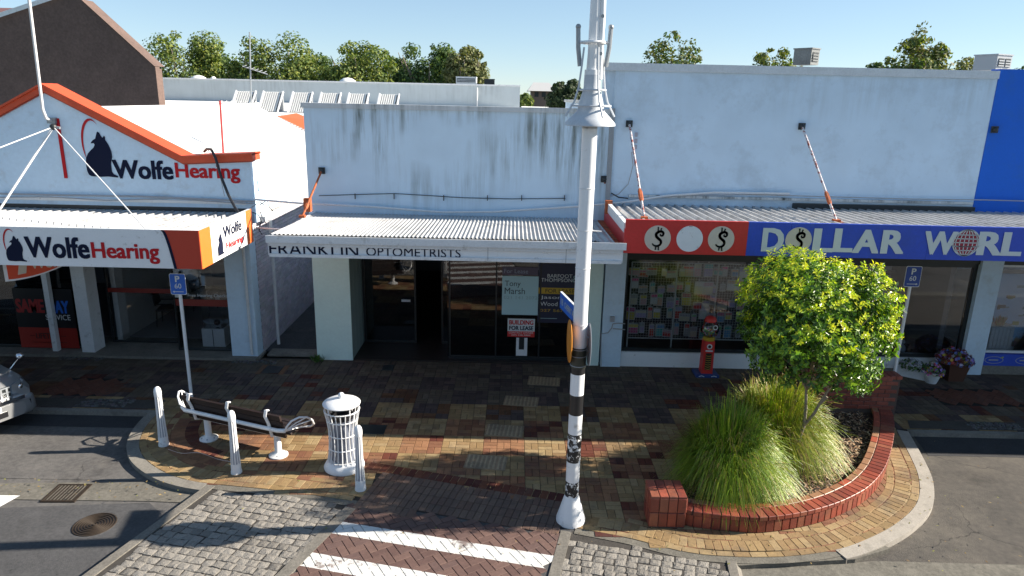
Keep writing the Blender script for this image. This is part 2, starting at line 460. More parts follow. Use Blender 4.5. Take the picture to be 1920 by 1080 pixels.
def asphalt(name, base, dark, sc=1.5):
    mt = M(name, base, .92, noise=(sc, .3), col2=dark, bump=(150, 1.), spec=.25)
    return mt
m_asph = asphalt('worn_asphalt', (.15,.142,.135), (.09,.086,.084))
m_asph2 = asphalt('dark_asphalt_patch', (.10,.098,.10), (.06,.06,.062), 2.5)
m_asph3 = asphalt('brownish_asphalt', (.115,.103,.09), (.07,.065,.06), 1.2)

for mt_, c1, c2 in ((m_asph, (.05,.048,.047), (.21,.19,.17)), (m_asph2, (.05,.05,.05), (.13,.125,.12)), (m_asph3, (.055,.05,.045), (.17,.15,.125))):
    worn(mt_, c1, .9, .55, .66, .65); worn(mt_, c2, .5, .52, .66, .5); worn(mt_, (.03,.03,.03), 5, .66, .70, .6); cracked(mt_)

def streaked(name, base, stain, zt, depth, amt):
    """paint with dirty runs below a wall top at height zt"""
    mt = bpy.data.materials.new(name); mt.use_nodes = True
    nt = mt.node_tree; N = nt.nodes; L = nt.links; b = N['Principled BSDF']; b.inputs['Roughness'].default_value = .75
    g = N.new('ShaderNodeNewGeometry'); mp = N.new('ShaderNodeMapping'); mp.inputs['Scale'].default_value = (5.5, 1, .35)
    L.new(g.outputs['Position'], mp.inputs['Vector'])
    t = N.new('ShaderNodeTexNoise'); t.inputs['Scale'].default_value = 1.0; t.inputs['Detail'].default_value = 7; t.inputs['Roughness'].default_value = .7
    L.new(mp.outputs[0], t.inputs['Vector'])
    r = N.new('ShaderNodeMapRange'); r.inputs['From Min'].default_value = .44; r.inputs['From Max'].default_value = .66
    L.new(t.outputs['Fac'], r.inputs['Value'])
    big = N.new('ShaderNodeTexNoise'); big.inputs['Scale'].default_value = .55; big.inputs['Detail'].default_value = 3
    L.new(g.outputs['Position'], big.inputs['Vector'])
    rb = N.new('ShaderNodeMapRange'); rb.inputs['From Min'].default_value = .38; rb.inputs['From Max'].default_value = .56
    L.new(big.outputs['Fac'], rb.inputs['Value'])
    sx = N.new('ShaderNodeSeparateXYZ'); L.new(g.outputs['Position'], sx.inputs[0])
    h = N.new('ShaderNodeMapRange'); h.inputs['From Min'].default_value = zt - depth; h.inputs['From Max'].default_value = zt - .1
    L.new(sx.outputs['Z'], h.inputs['Value'])
    m1 = N.new('ShaderNodeMath'); m1.operation = 'MULTIPLY'; L.new(r.outputs[0], m1.inputs[0]); L.new(h.outputs[0], m1.inputs[1])
    m2 = N.new('ShaderNodeMath'); m2.operation = 'MULTIPLY'; L.new(m1.outputs[0], m2.inputs[0]); L.new(rb.outputs[0], m2.inputs[1])
    m3 = N.new('ShaderNodeMath'); m3.operation = 'MULTIPLY'; m3.inputs[1].default_value = amt; m3.use_clamp = True; L.new(m2.outputs[0], m3.inputs[0])
    mx = N.new('ShaderNodeMix'); mx.data_type = 'RGBA'; mx.inputs['A'].default_value = (*base, 1); mx.inputs['B'].default_value = (*stain, 1)
    L.new(m3.outputs[0], mx.inputs['Factor'])
    n3 = N.new('ShaderNodeTexNoise'); n3.inputs['Scale'].default_value = 1.7; n3.inputs['Detail'].default_value = 6
    L.new(g.outputs['Position'], n3.inputs['Vector'])
    mr = N.new('ShaderNodeMapRange'); mr.inputs['To Min'].default_value = .88; mr.inputs['To Max'].default_value = 1.1
    L.new(n3.outputs['Fac'], mr.inputs['Value'])
    vm = N.new('ShaderNodeVectorMath'); vm.operation = 'SCALE'; L.new(mx.outputs['Result'], vm.inputs[0]); L.new(mr.outputs[0], vm.inputs['Scale'])
    L.new(vm.outputs[0], b.inputs['Base Color'])
    return mt
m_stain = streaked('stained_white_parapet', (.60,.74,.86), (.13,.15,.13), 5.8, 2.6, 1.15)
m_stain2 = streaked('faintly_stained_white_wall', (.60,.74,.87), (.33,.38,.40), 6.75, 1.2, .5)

worn(m_stain2, (.46,.56,.65), .8, .5, .62, .6); worn(m_signblue, (.04,.08,.34), 2, .5, .7, .5); worn(m_orange, (.45,.06,.02), 3, .5, .7, .6)
# crossing bricks: white paint bars worn away in places, laid out along the crossing
CA = R(-12.5)
cax, cay = math.cos(CA), math.sin(CA)          # along the bars
CO = (-2.43, 8.84)
m_cross = M('crossing_brick_painted', (.2,.1,.08), .75, tint=True, noise=(14,.22), bump=(120,.3))
def add_bars(mt):
    nt = mt.node_tree; N = nt.nodes; L = nt.links; b = N['Principled BSDF']
    old = b.inputs['Base Color'].links[0].from_socket
    g = N.new('ShaderNodeNewGeometry'); sx = N.new('ShaderNodeSeparateXYZ'); L.new(g.outputs['Position'], sx.inputs[0])
    def mth(op, a, bb=None, c=None):
        n = N.new('ShaderNodeMath'); n.operation = op
        for i, q in enumerate((a, bb, c)):
            if q is None: continue
            if isinstance(q, (int, float)): n.inputs[i].default_value = q
            else: L.new(q, n.inputs[i])
        return n.outputs[0]
    X = sx.outputs['X']; Y = sx.outputs['Y']
    t = mth('ADD', mth('MULTIPLY', mth('SUBTRACT', X, CO[0]), cay), mth('MULTIPLY', mth('SUBTRACT', Y, CO[1]), -cax))
    per = mth('FLOORED_MODULO', t, .75)
    inb = mth('MULTIPLY', mth('LESS_THAN', per, .29), mth('GREATER_THAN', t, 0.0))
    n = N.new('ShaderNodeTexNoise'); n.inputs['Scale'].default_value = 9; n.inputs['Detail'].default_value = 8; n.inputs['Roughness'].default_value = .75
    L.new(g.outputs['Position'], n.inputs['Vector'])
    n2 = N.new('ShaderNodeTexNoise'); n2.inputs['Scale'].default_value = 1.1
    L.new(g.outputs['Position'], n2.inputs['Vector'])
    w = mth('ADD', mth('MULTIPLY', n.outputs['Fac'], .5), mth('MULTIPLY', n2.outputs['Fac'], .5))
    wear = N.new('ShaderNodeMapRange'); wear.inputs['From Min'].default_value = .545; wear.inputs['From Max'].default_value = .60
    wear.inputs['To Min'].default_value = 1; wear.inputs['To Max'].default_value = .15
    L.new(w, wear.inputs['Value'])
    f = mth('MULTIPLY', inb, wear.outputs[0])
    mx = N.new('ShaderNodeMix'); mx.data_type = 'RGBA'; mx.inputs['B'].default_value = (.60,.60,.58,1)
    L.new(old, mx.inputs['A']); L.new(f, mx.inputs['Factor']); L.new(mx.outputs['Result'], b.inputs['Base Color'])
add_bars(m_cross)

# pole: old black paint flaking off white
m_flake = M('flaking_black_paint', (.012,.012,.014), .5)
def add_flake(mt, lo=.53):
    nt = mt.node_tree; N = nt.nodes; L = nt.links; b = N['Principled BSDF']
    g = N.new('ShaderNodeNewGeometry'); n = N.new('ShaderNodeTexNoise'); n.inputs['Scale'].default_value = 13; n.inputs['Detail'].default_value = 7; n.inputs['Roughness'].default_value = .7
    L.new(g.outputs['Position'], n.inputs['Vector'])
    r = N.new('ShaderNodeMapRange'); r.inputs['From Min'].default_value = lo; r.inputs['From Max'].default_value = lo + .02
    L.new(n.outputs['Fac'], r.inputs['Value'])
    mx = N.new('ShaderNodeMix'); mx.data_type = 'RGBA'; mx.inputs['A'].default_value = (.012,.012,.014,1); mx.inputs['B'].default_value = (.75,.76,.76,1)
    L.new(r.outputs[0], mx.inputs['Factor']); L.new(mx.outputs['Result'], b.inputs['Base Color'])
add_flake(m_flake)

# ------------------------------------------------------------------ the ground
m_earth = M('far_ground', (.10,.12,.07), 1., noise=(.02,.3))
gr = MB(); gr.slab([(-3000,-600),(3000,-600),(3000,5000),(-3000,5000)], -.6, -.35, sides=False)
gr.build('ground', m_earth, kind='structure')
rd = MB(); rd.slab([(-40,-8),(40,-8),(40,12.5),(-40,12.5)], -.3, -.09)
rd.build('road', m_asph, kind='structure')
RZ = -.09
ox = MB()
def gp(*pts, z=-.086): return [G(a, b, z) for a, b in pts]
pt = MB(); pt.slab([(-40,9.8),(-5.5,9.95),(-5.9,10.3),(-6.5,11.1),(-6.8,12.3),(-40,12.4)], -.088, -.084, sides=False)
pt.slab([(7.6,12.1),(7.4,11.2),(7.0,10.1),(6.3,9.2),(5.2,8.5),(4.2,8.15),(40,8.15),(40,12.2)], -.088, -.084, m=1, sides=False)
pt.build('parking_bay_asphalt', [m_asph, m_asph3], kind='structure')
pt = MB(); pt.slab(gp((0,952),(280,942),(330,990),(200,1040),(60,1200),(-300,1200),(-300,952), z=-.08), -.088, -.082, sides=False)
pt.build('road_patch', m_asph2, kind='structure')
pt = MB(); pt.slab([(7.75,12.1),(7.6,11.35),(40,11.35),(40,12.2)], -.088, -.080, sides=False)  # darker asphalt along the kerbs: the verandah shade is put into its colour
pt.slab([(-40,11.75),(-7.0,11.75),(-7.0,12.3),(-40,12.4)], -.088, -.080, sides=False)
pt.build('painted_shade_strip', M('shade_darkened_asphalt', (.030,.030,.033), .9, noise=(3,.3), bump=(120,.4)), kind='structure')
# concrete channels beside the road
ch = MB(); ch.slab([(-40,9.62),(-8.1,9.78),(-5.6,9.92),(-4.75,9.76),(-4.72,9.35),(-5.6,9.37),(-8,9.33),(-40,9.2)], -.088, -.078)
ch.build('channel', m_gutter, kind='structure')
ch = MB(); ch.slab([(3.1,8.17),(4.6,8.22),(5.1,8.3),(40,7.95),(40,7.45),(3.15,7.85)], -.088, -.078)
ch.slab([(3.05,8.30),(3.9,8.34),(4.7,8.52),(5.25,8.72),(5.42,8.50),(4.8,8.24),(3.13,8.05)], -.088, -.014)
ch.build('channel', m_gutter, kind='structure')

# outline of the paving
LB = smooth_curve([(-6.78,12.35),(-6.75,11.9),(-6.68,11.5),(-6.52,11.05),(-6.24,10.62),(-5.88,10.28),(-5.45,10.0),(-5.0,9.83),(-4.5,9.74),(-3.74,9.64),(-2.95,9.5),(-2.3,9.36)])
RB = smooth_curve([(1.0,8.80),(1.75,8.58),(2.44,8.31),(3.08,8.22),(3.85,8.25),(4.6,8.42),(5.2,8.70),(5.85,9.12),(6.45,9.68),(6.88,10.4),(7.15,11.15),(7.38,11.95),(7.46,12.2)])
FP = [(-16,12.35)] + LB + [(.14,8.80)] + RB + [(30,12.2),(30,15.3),(-16,15.3)]
fb = MB(); fb.slab(FP, -.2, -.013)
foot = fb.build('footpath', m_dark, kind='structure')
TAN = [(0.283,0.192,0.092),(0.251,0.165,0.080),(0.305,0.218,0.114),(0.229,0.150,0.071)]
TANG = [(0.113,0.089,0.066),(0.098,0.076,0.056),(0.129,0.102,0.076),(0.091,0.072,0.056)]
RED = [(0.143,0.032,0.018),(0.116,0.025,0.016),(0.160,0.046,0.024),(0.088,0.019,0.014)]
BRN = [(0.209,0.102,0.049),(0.177,0.083,0.042),(0.235,0.116,0.058),(0.159,0.069,0.037)]
CHA = [(0.055,0.040,0.036),(0.046,0.034,0.032),(0.069,0.048,0.042),(0.042,0.029,0.029)]
PNK = [(0.135,0.090,0.070),(0.117,0.079,0.063),(0.149,0.101,0.077),(0.126,0.077,0.059)]
BRD = [tuple(q*.55 for q in c) for c in BRN]  # brown with shade put into the colour, for the rear blocks
BRN = [(c[0]*1.12, c[1]*1.15, c[2]*1.2) for c in BRN]
CHA = [tuple(q*1.5 for q in c) for c in CHA]
RED = [(c[0]*.8, c[1]*1.0, c[2]*1.05) for c in RED]
items = []
brown = [(-2.12,10.26),(-2.36,9.28),(.14,8.72),(1.02,8.72),(.98,9.36)]
ringL_in = offset(LB, .62)
ringR_in = offset(RB, .52)
padL = [(-9.6,13.75),(-8.2,13.75),(-8.2,12.95),(-9.6,12.95)]
padR = [(9.1,14.25),(10.9,14.25),(10.9,13.5),(9.1,13.5)]
UX, UY = .245, .228
rb_ = random.Random(3)
fam = {}
planter_in = [(2.3,9.2),(3.4,9.05),(4.6,9.4),(5.5,10.2),(6.4,11.2),(6.9,12.3),(6.9,12.8),(4.6,12.3),(3.4,11.2),(2.7,9.6)]
for j in range(-14, 17):
    for i in range(-64, 60):
        x = -.455 + UX*(i+.5); y = 11.57 + UY*(j+.5)
        if not inpoly(x, y, FP) or inpoly(x, y, brown) or inpoly(x, y, padL) or inpoly(x, y, padR): continue
        if inpoly(x, y, planter_in): continue
        bi, bj = i//3, j//3
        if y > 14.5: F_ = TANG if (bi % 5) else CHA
        elif (bi + bj) % 2 == 0: F_ = TAN if (bj < 2) else TANG  # rear rows take a darker tan, shade put into the colour
        else:
            if (bi, bj) not in fam:
                fam[(bi, bj)] = rb_.choice([(BRN,BRN),(BRN,RED),(BRN,BRN)] if bj < 1 else [(CHA,BRD),(CHA,CHA),(CHA,RED),(CHA,CHA),(BRD,CHA)])  # rear blocks use charcoal and dark brown, with the shade painted in
            F_ = fam[(bi, bj)][0 if rb_.random() < .6 else 1]
        if y < 10.2 and (bi+bj) % 2 == 0: F_ = TAN
        g = .007
        for q in (-1, 1):
            c = rb_.choice(F_)
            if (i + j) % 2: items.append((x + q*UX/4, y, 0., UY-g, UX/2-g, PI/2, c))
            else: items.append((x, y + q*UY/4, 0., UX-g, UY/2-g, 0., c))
# squares of brown pavers by the crossing
b0 = (-2.07, 10.24); ang = R(-14.5)
for i in range(-2, 16):
    for j in range(0, 8):
        for q in (-1, 1):
            x = b0[0] + math.cos(ang)*(.215*(i+.5+q*.25)) + math.sin(ang)*(.215*(j+.5)) ; y = b0[1] + math.sin(ang)*(.215*(i+.5+q*.25)) - math.cos(ang)*(.215*(j+.5))
            if inpoly(x, y, brown): items.append((x, y, 0.001, .208, .101, ang+PI/2, rb_.choice(PNK)))
# red course along them
for (x, y, a) in walk([(-2.3,10.42),(1.1,9.52)], .124): items.append((x, y, .003, .235, .117, a+PI/2, rb_.choice(RED)))
# rings following the kerbs
def course(P, d, l, w, radial, cols, z):
    for (x, y, a) in walk(offset(P, d), (w if radial else l) + .007): items.append((x, y, z, l, w, a + (PI/2 if radial else 0), rb_.choice(cols)))
LBk = LB[:int(len(LB)*.62)]
course(LB, .06, .225, .11, False, TAN, .003)
course(LB, .245, .225, .11, True, TAN, .004)
course(LB, .43, .225, .11, False, BRN+TAN, .003)
course(LB[6:44], .62, .225, .11, True, BRN, .004)
course(offset(LB[8:40], .74), .10, .225, .11, True, RED, .005)
course(RB, .06, .225, .11, False, TAN, .003)
course(RB, .245, .225, .11, True, TAN, .004)
course(RB[6:], .43, .225, .11, False, TAN, .003)
lay_pieces(foot, 'paver', items, m_paver)
# kerb of the left bulge and of the right one, straight kerbs between
def kerb_strip(P, d0, d1, z, mat, name='kerb'):
    A = offset(P, d0); B = offset(P, d1)
    b = MB(); n = len(P)
    for i in range(n-1):
        a, a2, bb, b2 = A[i], A[i+1], B[i], B[i+1]
        b.quad((*a, z), (*b2[:0], *a2, z), (*b2, z), (*bb, z))
        b.quad((*bb, z), (*b2, z), (*b2, -.14), (*bb, -.14))
        b.quad((*a2, z), (*a, z), (*a, -.14), (*a2, -.14))
    a, bb = A[0], B[0]; b.quad((*a, z), (*bb, z), (*bb, -.14), (*a, -.14))
    a, bb = A[-1], B[-1]; b.quad((*bb, z), (*a, z), (*a, -.14), (*bb, -.14))
    return b.build(name, mat, kind='structure', fix=True)
kerb_strip(LB[:46], -.005, -.20, .002, m_conc)
kerb_strip(RB[30:], -.005, -.21, .004, m_kerb)
kerb_strip([(-16,12.38),(-6.97,12.36)], .0, -.13, .003, m_conc)
kerb_strip([(7.67,12.22),(30,12.22)], .0, -.13, .003, m_conc)
# a strip of dark slabs and stone chips behind the kerbs
bs = MB(); bs.slab([(-16,12.40),(-6.95,12.40),(-6.9,12.80),(-16,12.80)], 0, .005, sides=False)
bs.slab([(7.75,12.26),(14,12.26),(14,12.62),(7.9,12.62)], 0, .005, sides=False)
bs.build('concrete_edge_band', M('dark_edge_concrete', (.06,.052,.045), .9, noise=(4,.3), bump=(50,.6)), kind='structure')
rc = random.Random(5)
def chips(x0, x1, y0, y1, n):
    b = MB()
    for k in range(n):
        b.brick(rc.uniform(x0,x1), rc.uniform(y0,y1), .02, rc.uniform(.03,.07), rc.uniform(.03,.05), .025, rc.uniform(0,3), jit((.10,.095,.095), .4), .008)
    return b.build('stone_chips', m_cobble, kind='stuff')
chips(-8.5,-7.5,12.45,12.78,140); chips(9.0,10.0,12.30,12.60,140); chips(-10.4,-9.4,14.85,15.05,60); chips(-6.4,-5.4,14.85,15.05,60)
# herringbone terracotta pads in the footpath
def herring(P, cx, cy, ang, l, w, cols, z, out, ext):
    n = int(ext / w)
    for i in range(-n, n):
        for j in range(-n, n):
            k = (i - j) % 4
            if k == 0: a, b, r_ = (i+1)*w, (j+.5)*w, 0.
            elif k == 3: a, b, r_ = (i+.5)*w, (j+1)*w, PI/2
            else: continue
            x = cx + math.cos(ang)*a - math.sin(ang)*b; y = cy + math.sin(ang)*a + math.cos(ang)*b
            if inpoly(x, y, P): out.append((x, y, z, l-.008, w-.008, ang+r_, rb_.choice(cols)))
pi_ = []
TER = [(0.135,0.052,0.034),(0.117,0.045,0.029),(0.149,0.061,0.041),(0.126,0.054,0.038)]
herring(padL, -8.9, 13.3, PI/4, .23, .115, TER, .0, pi_, 2)
herring(padR, 10.0, 13.9, PI/4, .23, .115, TER, .0, pi_, 2)
b = MB()
for (x, y, z, l, w, r_, c) in pi_: b.brick(x, y, z, l, w, .03, r_, c)
b.build('paver_pad', m_paver, foot, kind='stuff')

ms = MB()
for P_, s_ in ((LB[34:], -1), (RB[:34], -1)):
    A_ = offset(P_, .03); B_ = offset(P_, -.13)
    for i in range(len(P_)-1): ms.quad((*B_[i], -.007), (*B_[i+1], -.007), (*A_[i+1], -.007), (*A_[i], -.007))
ms.build('mortar_strip', M('edging_mortar', (.13,.12,.10), .9, noise=(5,.35), bump=(60,.5)), kind='structure', fix=True)
fl_ = MB(); rf = random.Random(12)
for k in range(260):
    x, y = rf.choice(((rf.gauss(3.2,2.2), rf.gauss(8.5,.25)), (rf.uniform(-6,8), rf.uniform(8.2,14.5)), (rf.gauss(6.5,.8), rf.gauss(10.3,.8)), (rf.uniform(-8,-5), rf.uniform(9.3,9.8))))
    a_ = rf.uniform(0,6.3); s_ = rf.uniform(.010,.028); dx, dy = math.cos(a_)*s_, math.sin(a_)*s_
    fl_.add([(x-dx,y-dy,.008),(x+dy*.5,y-dx*.5,.012),(x+dx,y+dy,.016),(x-dy*.5,y+dx*.5,.009)], [(0,1,2,3)], rf.choice(((.25,.17,.06),(.35,.24,.09),(.14,.09,.04),(.20,.20,.05))))
fl_.build('fallen_leaves', m_mulch, kind='stuff')
# crossing: herringbone bricks with painted bars
XP = [(-2.46,9.30),(-2.2,9.34),(.1,8.82),(.82,8.70),(.62,8.0),(-.6,3.0),(-4.1,3.0),(-2.79,7.6)]
xb = MB(); xb.slab([(-2.30,9.36),(.14,8.80),(1.0,8.80),(.90,8.62),(.55,7.7),(-.5,2.9),(-4.2,2.9),(-2.82,7.6),(-2.46,8.95)], -.2, -.016)
crossing = xb.build('crossing', m_asph2, kind='structure')
HB = [(0.120,0.069,0.057),(0.102,0.057,0.048),(0.138,0.081,0.066),(0.111,0.066,0.057)]
ci = []
herring(XP, -1, 7, CA + PI/4, .235, .1175, HB, -.002, ci, 7)
lay_pieces(crossing, 'brick', ci, m_cross)
# cobbled strips either side, edged with concrete
CL = [(-4.60,9.62),(-3.74,9.50),(-2.9,9.38),(-2.42,9.14),(-2.98,7.6),(-3.9,3.0),(-6.5,3.0),(-5.25,7.5)]
CR = [(.92,8.50),(1.75,8.40),(2.4,8.14),(2.98,8.12),(2.90,7.7),(2.0,3.0),(-.3,3.0),(.66,7.7)]
def cobbles(P, stepx, stepy, cw, cd, seed, base_out):
    b = MB(); b.slab(base_out, -.2, -.015)
    par = b.build('cobble_strip', M('cobble_mortar', (.045,.04,.035), .95, noise=(8,.4), bump=(60,.6)), kind='structure')
    rr = random.Random(seed); a = CA
    protos = []
    for k in range(5):
        q = MB(); n = 4; l = cw; w = cd; vs = []; fs = []
        for i in range(n+1):
            for j in range(n+1):
                edge = i in (0, n) or j in (0, n)
                vs.append(((i/n-.5)*l + rr.uniform(-.006,.006), (j/n-.5)*w + rr.uniform(-.006,.006), (-.008 if edge else 0) + rr.uniform(-.003,.003)))
        for i in range(n):
            for j in range(n): fs.append((i*(n+1)+j, (i+1)*(n+1)+j, (i+1)*(n+1)+j+1, i*(n+1)+j+1))
        kk_ = rr.uniform(.78,1.2); col = tuple(q_*kk_ for q_ in (.205,.188,.165))
        q.add(vs, fs, col, 0, False)
        rim = [i*(n+1) for i in range(n+1)] + [n*(n+1)+j for j in range(1, n+1)] + [i*(n+1)+n for i in range(n-1, -1, -1)] + [j for j in range(n-1, 0, -1)]
        low = [(vs[r_][0]*1.02, vs[r_][1]*1.02, -.04) for r_ in rim]; s0 = len(q.v); q.add(low, [], col)
        for t in range(len(rim)):
            t2 = (t+1) % len(rim); q.f.append((rim[t2], rim[t], s0+t, s0+t2)); q.c.append(col); q.m.append(0); q.s.append(False)
        protos.append((q, q.mesh('cobble', m_cobble)))
    L_ = []
    for i in range(-30, 40):
        for j in range(0, 50):
            u = (i + (.5 if j % 2 else 0) * 0) * stepx + rr.uniform(-.012,.012) + .03*math.sin(j*.9); t = j*stepy + rr.uniform(-.008,.008)
            x = P[0][0] + .2 + cax*u + cay*t; y = P[0][1] + .3 + cay*u - cax*t
            if inpoly(x, y, P): L_.append((x, y))
    L_.sort(key=lambda p: (p[0]**2 + p[1]**2) if proj((p[0],p[1],0)) and -10 < proj((p[0],p[1],0))[0] < 1930 and proj((p[0],p[1],0))[1] < 1100 else 1e6)
    rest = MB(); p0 = wloc(par)
    for n_, (x, y) in enumerate(L_):
        q, me = protos[rr.randrange(5)]; rz = CA + rr.uniform(-.09,.09) + rr.choice((0, PI))
        if n_ < 300:
            o = bpy.data.objects.new('cobble', me); C.objects.link(o); o.parent = par
            o.location = (x-p0.x, y-p0.y, rr.uniform(-.006,.003)-p0.z); o.rotation_euler = (rr.uniform(-.03,.03), rr.uniform(-.03,.03), rz)
        else:
            cr, sr = math.cos(rz), math.sin(rz); zz = rr.uniform(-.006,.003)
            rest.add([(x+v[0]*cr-v[1]*sr, y+v[0]*sr+v[1]*cr, v[2]+zz) for v in q.v], q.f, q.c[0])
    if rest.v: rest.build('cobble_field', m_cobble, par, kind='stuff')
cobbles(CL, .150, .136, .139, .124, 11, [(-4.72,9.70),(-3.74,9.62),(-2.95,9.48),(-2.28,9.36),(-2.42,9.0),(-2.95,7.6),(-3.9,2.9),(-6.6,2.9),(-5.38,7.5)])
cobbles(CR, .150, .130, .137, .116, 12, [(.86,8.66),(1.0,8.78),(1.75,8.57),(2.44,8.30),(3.08,8.21),(3.0,7.7),(2.1,2.9),(-.4,2.9),(.60,7.7)])
m_gutter2 = M('edging_concrete', (.155,.142,.122), .9, noise=(3,.3), bump=(60,.4))
def edge(P, w0, w1, name='concrete_edging'):
    A = P; B = offset(P, w0); D = offset(P, w1); b = MB()
    for i in range(len(P)-1):
        b.quad((*A[i], .003), (*A[i+1], .003), (*B[i+1], .003), (*B[i], .003))
        b.quad((*B[i], .003), (*B[i+1], .003), (*D[i+1], -.088 if abs(w1) > abs(w0)+.01 else -.05), (*D[i], -.088 if abs(w1) > abs(w0)+.01 else -.05))
        b.quad((*A[i+1], .003), (*A[i], .003), (*A[i], -.05), (*A[i+1], -.05))
    b.build(name, m_gutter2, kind='structure', fix=True)
edge([(-4.62,9.70),(-5.28,7.5),(-6.5,3.0)], -.14, -.20)
edge([(-2.44,9.22),(-3.0,7.55),(-4.07,3.0)], .17, .175)
edge([(.93,8.70),(.70,7.7),(-.3,3.0)], -.15, -.155)
edge([(3.0,8.14),(2.93,7.7),(2.1,3.0)], .12, .20)

# tactile plates, drains, covers
def tactile(cx, cy, rz=R(-6), L_=.70, D=.46):
    o = thing('tactile_plate', None, None, (cx, cy, .003), rz); 
    b = MB().brick(0,0,.008,L_,D,.02,0,(.27,.20,.13),.003)
    b.build('plate', m_paver, o, local=True)
    for k in range(9):
        MB().brick(-L_/2+.045+k*.076, 0, .016, D-.05, .034, .012, PI/2, (.36,.28,.18), .005).build('bar', m_paver, o, local=True)
    o.parent = foot; o.location = Vector((cx, cy, .003)) - wloc(foot)
    for ch_ in o.children: pass
    return o
for (a, b_) in ((-.38,10.62),(-.08,11.80),(.24,13.12),(.75,14.2)): tactile(a, b_)
def plain_plate(name, x0, x1, y0, y1, mat, rim=None):
    b = MB().brick((x0+x1)/2, (y0+y1)/2, .010, x1-x0, y1-y0, .03, 0, (1,1,1), .004)
    o = b.build(name, mat, foot)
    return o
plain_plate('cover_plate', -5.53,-5.15,14.32,14.74, m_frame)
plain_plate('cover_plate', -2.92,-2.66,14.62,14.95, m_frame)
plain_plate('cover_plate', -2.80,-2.30,11.55,11.92, m_frame)
for (x0,x1,y0,y1) in ((-5.65,-5.54,14.26,14.78),(-5.14,-5.03,14.26,14.78)):
    MB().brick((x0+x1)/2,(y0+y1)/2,.009,x1-x0,y1-y0,.03,0,(.17,.09,.05),.004).build('paver', m_paver, foot)
# slotted drain grate in the channel
t = thing('drain_grate', 'rusty slotted drain grate set in the concrete channel by the road', 'drain', (-6.87, 9.54, -.08), R(2))
MB().box(-.24,.24,-.22,.22,-.05,-.004).build('pit', m_black, t, local=True)
b = MB(); b.box(-.26,.26,-.25,-.225,-.02,.012); b.box(-.26,.26,.225,.25,-.02,.012); b.box(-.26,-.235,-.225,.225,-.02,.012); b.box(.235,.26,-.225,.225,-.02,.012)
b.build('frame', m_iron, t, local=True)
for k in range(9): MB().box(-.222+k*.052,-.198+k*.052,-.225,.225,-.02,.008).build('bar', m_iron, t, local=True)
# round manhole of concentric rings
t = thing('manhole_cover', 'round rusty manhole cover with concentric rings in the asphalt', 'manhole cover', (-5.97, 8.75, -.083))
MB().lathe([(.001,0),(.30,0),(.30,-.03)], 36).build('plate', m_black, t, local=True)
for k in range(8):
    r0 = .025 + k*.036; MB().lathe([(max(r0-.011,.001),.001),(r0-.008,.012),(r0+.008,.012),(r0+.011,.001)], 36).build('ring', m_iron, t, local=True)
# painted bar at the left road edge
b = MB(); b.slab(gp((-60,928),(38,929),(0,950),(-60,985), z=-.074), -.079, -.074, sides=False)
b.build('road_marking', M('road_paint', (.72,.72,.70), .7, noise=(12,.25)), kind='structure')
tag(MB().tube([(x, y, -.001+.004*math.sin(x*9)+.006) for x, y in smooth_curve([(-5.9,10.83),(-5.6,10.70),(-5.3,10.72),(-4.9,10.52),(-4.5,10.40)])], .006, 5).build('cord', M('pale_cord', (.6,.45,.38), .8)), 'thin pale cord lying on the paving between the two left bollards', 'cord')
# ------------------------------------------------------------------ buildings
FY = 15.2                                   # the line of the shop fronts
CY = 12.2                                   # the front edge of the verandahs
def slope_trim(b, pts, y0, y1, h, m=0):     # a band following the line pts (x, z), its top on the line
    for i in range(len(pts)-1):
        (x0, z0), (x1, z1) = pts[i], pts[i+1]
        vs = [(x0,y0,z0-h),(x1,y0,z1-h),(x1,y1,z1-h),(x0,y1,z0-h),(x0,y0,z0),(x1,y0,z1),(x1,y1,z1),(x0,y1,z0)]
        b.add(vs, [(3,2,1,0),(4,5,6,7),(0,1,5,4),(1,2,6,5),(2,3,7,6),(3,0,4,7)], m=m)

# ---- hearing clinic with the gable
wb = thing('shop_building', 'white gabled hearing clinic shop with orange roof trim', 'shop', (-10, FY, 0))
GX, GZ = -9.98, 6.08
prof = [(-14.9,4.73),(-12.8,4.64),(GX,GZ),(-7.17,4.64),(-5.66,4.73)]
top = [(x, z-.10) for x, z in prof]
b = MB(); b.plate([(-14.9,3.2),(-5.74,3.2)] + [(x if x > -14 else x, z) for x, z in [(-5.74,4.64),(-7.17,4.55),(GX,5.98),(-12.8,4.54),(-14.9,4.64)]], FY, FY+.32)
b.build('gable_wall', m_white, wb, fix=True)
b = MB(); slope_trim(b, prof, FY-.07, FY+.40, .15); b.build('gable_trim', m_orange, wb)
b = MB(); slope_trim(b, [(x, z+.02) for x, z in prof], FY-.11, FY+.46, .045); b.build('gable_flashing', m_orange, wb)
b = MB(); slope_trim(b, [(x, z-.125) for x, z in prof], FY-.045, FY-.002, .05); b.build('gable_moulding', M('dark_orange_paint', (.33,.045,.02), .5), wb)
